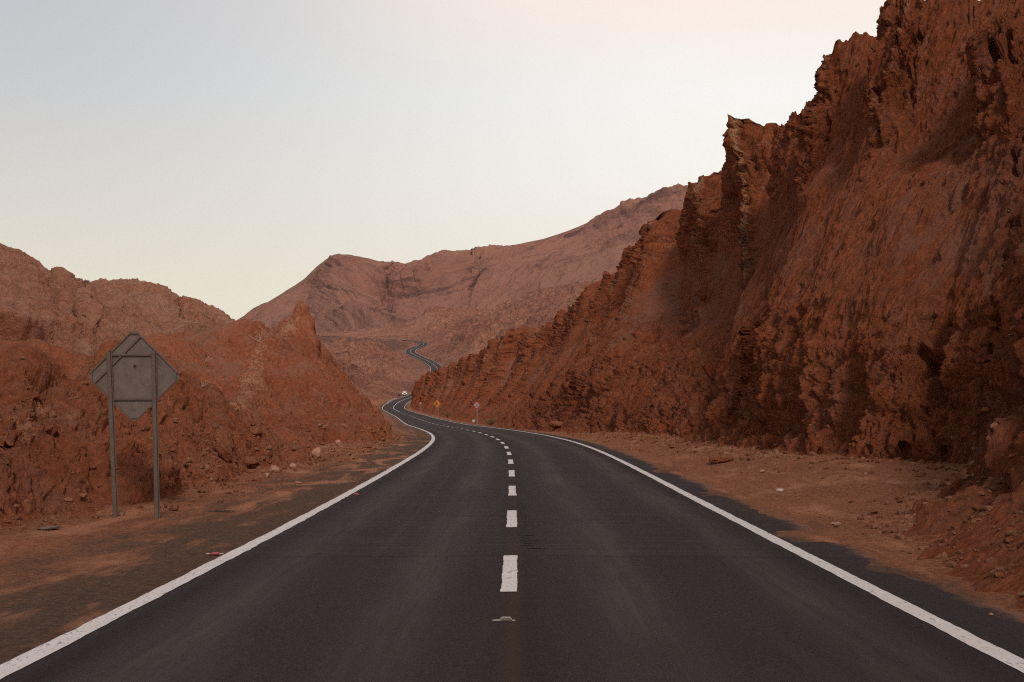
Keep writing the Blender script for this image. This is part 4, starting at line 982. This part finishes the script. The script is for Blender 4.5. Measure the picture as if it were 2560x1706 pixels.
for i in range(2600):
    y_ = 7.5 * (50 / 7.5) ** r4.random()
    x_ = float(road_x(y_)) - HW - .2 - 3.6 * r4.random() ** 1.3 if r4.random() < .6 else float(road_x(y_)) + HW + .9 + 2.6 * r4.random()
    pl.append((x_, y_, drop(x_, y_))); sl_.append(.004 + .012 * r4.random() ** 4)
scatter('gravel', pl, sl_, plain('dark_gravel', (.075, .045, .036), .95, scale=8, var=.5), 4, 'fine dark gravel scattered on the verges')

# ------------------------------------------------------------------ dry shrubs and a twig
M_shrub = plain('dry_shrub_leaf', (.20, .115, .035), .9, var=.35, scale=3); M_stem = plain('shrub_stem', (.16, .09, .05), .9)
def shrub(loc, w_, h_, n_, label, seed):
    r5 = random.Random(seed); t_ = thing('shrub', label, 'shrub', loc, 'dry shrubs on the right verge'); a = MB(); b = MB()
    for i in range(n_):
        th_ = r5.uniform(0, 6.28); le = r5.uniform(.25, 1) ; sp2 = r5.uniform(0, .5)
        ex, ey, ez = math.cos(th_) * w_ * sp2, math.sin(th_) * w_ * sp2, h_ * le * (1 - sp2 * .5)
        b.cyl((0, 0, 0), (ex, ey, ez), .012, 4, .005)
        for j in range(5):
            f_ = r5.uniform(.35, 1); c_ = Vector((ex * f_, ey * f_, ez * f_)) + Vector((r5.uniform(-.12, .12), r5.uniform(-.12, .12), r5.uniform(-.1, .1)))
            d1 = Vector((r5.uniform(-1, 1), r5.uniform(-1, 1), r5.uniform(-.2, 1))).normalized() * .11; d2 = d1.orthogonal().normalized() * .035
            a.add([c_ - d2, c_ + d2, c_ + d1 + d2 * .3, c_ + d1 - d2 * .3], [(0, 1, 2, 3)])
    a.build('foliage', M_shrub, t_); b.build('stems', M_stem, t_)
for (u, v, w_, h_, lb, sd) in ((1120, 1042, 2.4, 1.5, 'yellowish dry shrub between the orange sign and the speed limit sign', 1), (1229, 1062, 2.2, 1.0, 'low brownish shrub right of the speed limit sign', 2)):
    p = hit_px(u, v)
    shrub((p.x, p.y, p.z - .1), w_, h_, 90, lb, sd)
p = hit_px(549, 1280)
tw = MB(); r5 = random.Random(4)
for i in range(9):
    a_ = Vector((r5.uniform(-.25, .05), r5.uniform(-.06, .06), r5.uniform(.0, .03))); tw.cyl(a_, a_ + Vector((r5.uniform(.15, .32), r5.uniform(-.05, .05), r5.uniform(-.01, .03))), .008, 5, .004)
o_ = tw.build('twigs', plain('olive_twig', (.075, .065, .035), .9)); o_.location = p; tag(o_, 'small bunch of olive twigs lying on the left shoulder', 'twigs')
for n_, (u, v, sd) in enumerate(((648, 855, 1), (506, 968, 2), (512, 905, 3))):
    p = hit_px(u, v); tw = MB(); r5 = random.Random(sd * 5)
    for i in range(6):
        a_ = Vector((0, 0, 0)); d_ = Vector((r5.uniform(-.5, .7), r5.uniform(-.2, .05), r5.uniform(.1, .9))).normalized() * r5.uniform(.2, .5); tw.cyl(a_, a_ + d_, .012, 5, .004)
    o_ = tw.build('dead_twig', plain('bleached_twig', (.42, .28, .20), .9)); o_.location = p - Vector((0, .03, 0)); o_.scale = (p.y / 45,) * 3
    tag(o_, ('bleached dead twig near the top of the rounded mound', 'pale dead twig in the gully right of the diamond sign', 'thin dead twig on the slope above the gully')[n_], 'twig')

# ------------------------------------------------------------------ air
def haze(density):
    t = bpy.data.materials.new('air'); t.use_nodes = True; n = t.node_tree; n.nodes.clear()
    o = n.nodes.new('ShaderNodeOutputMaterial'); v = n.nodes.new('ShaderNodeVolumePrincipled')
    v.inputs['Color'].default_value = (.92, .93, .97, 1); v.inputs['Density'].default_value = density; v.inputs['Anisotropy'].default_value = .2
    n.links.new(v.outputs[0], o.inputs['Volume'])
    b = MB().box((-2600, -1500, -15), (2600, 3400, 520)).build('haze', t); b['kind'] = 'stuff'
haze(.00002)
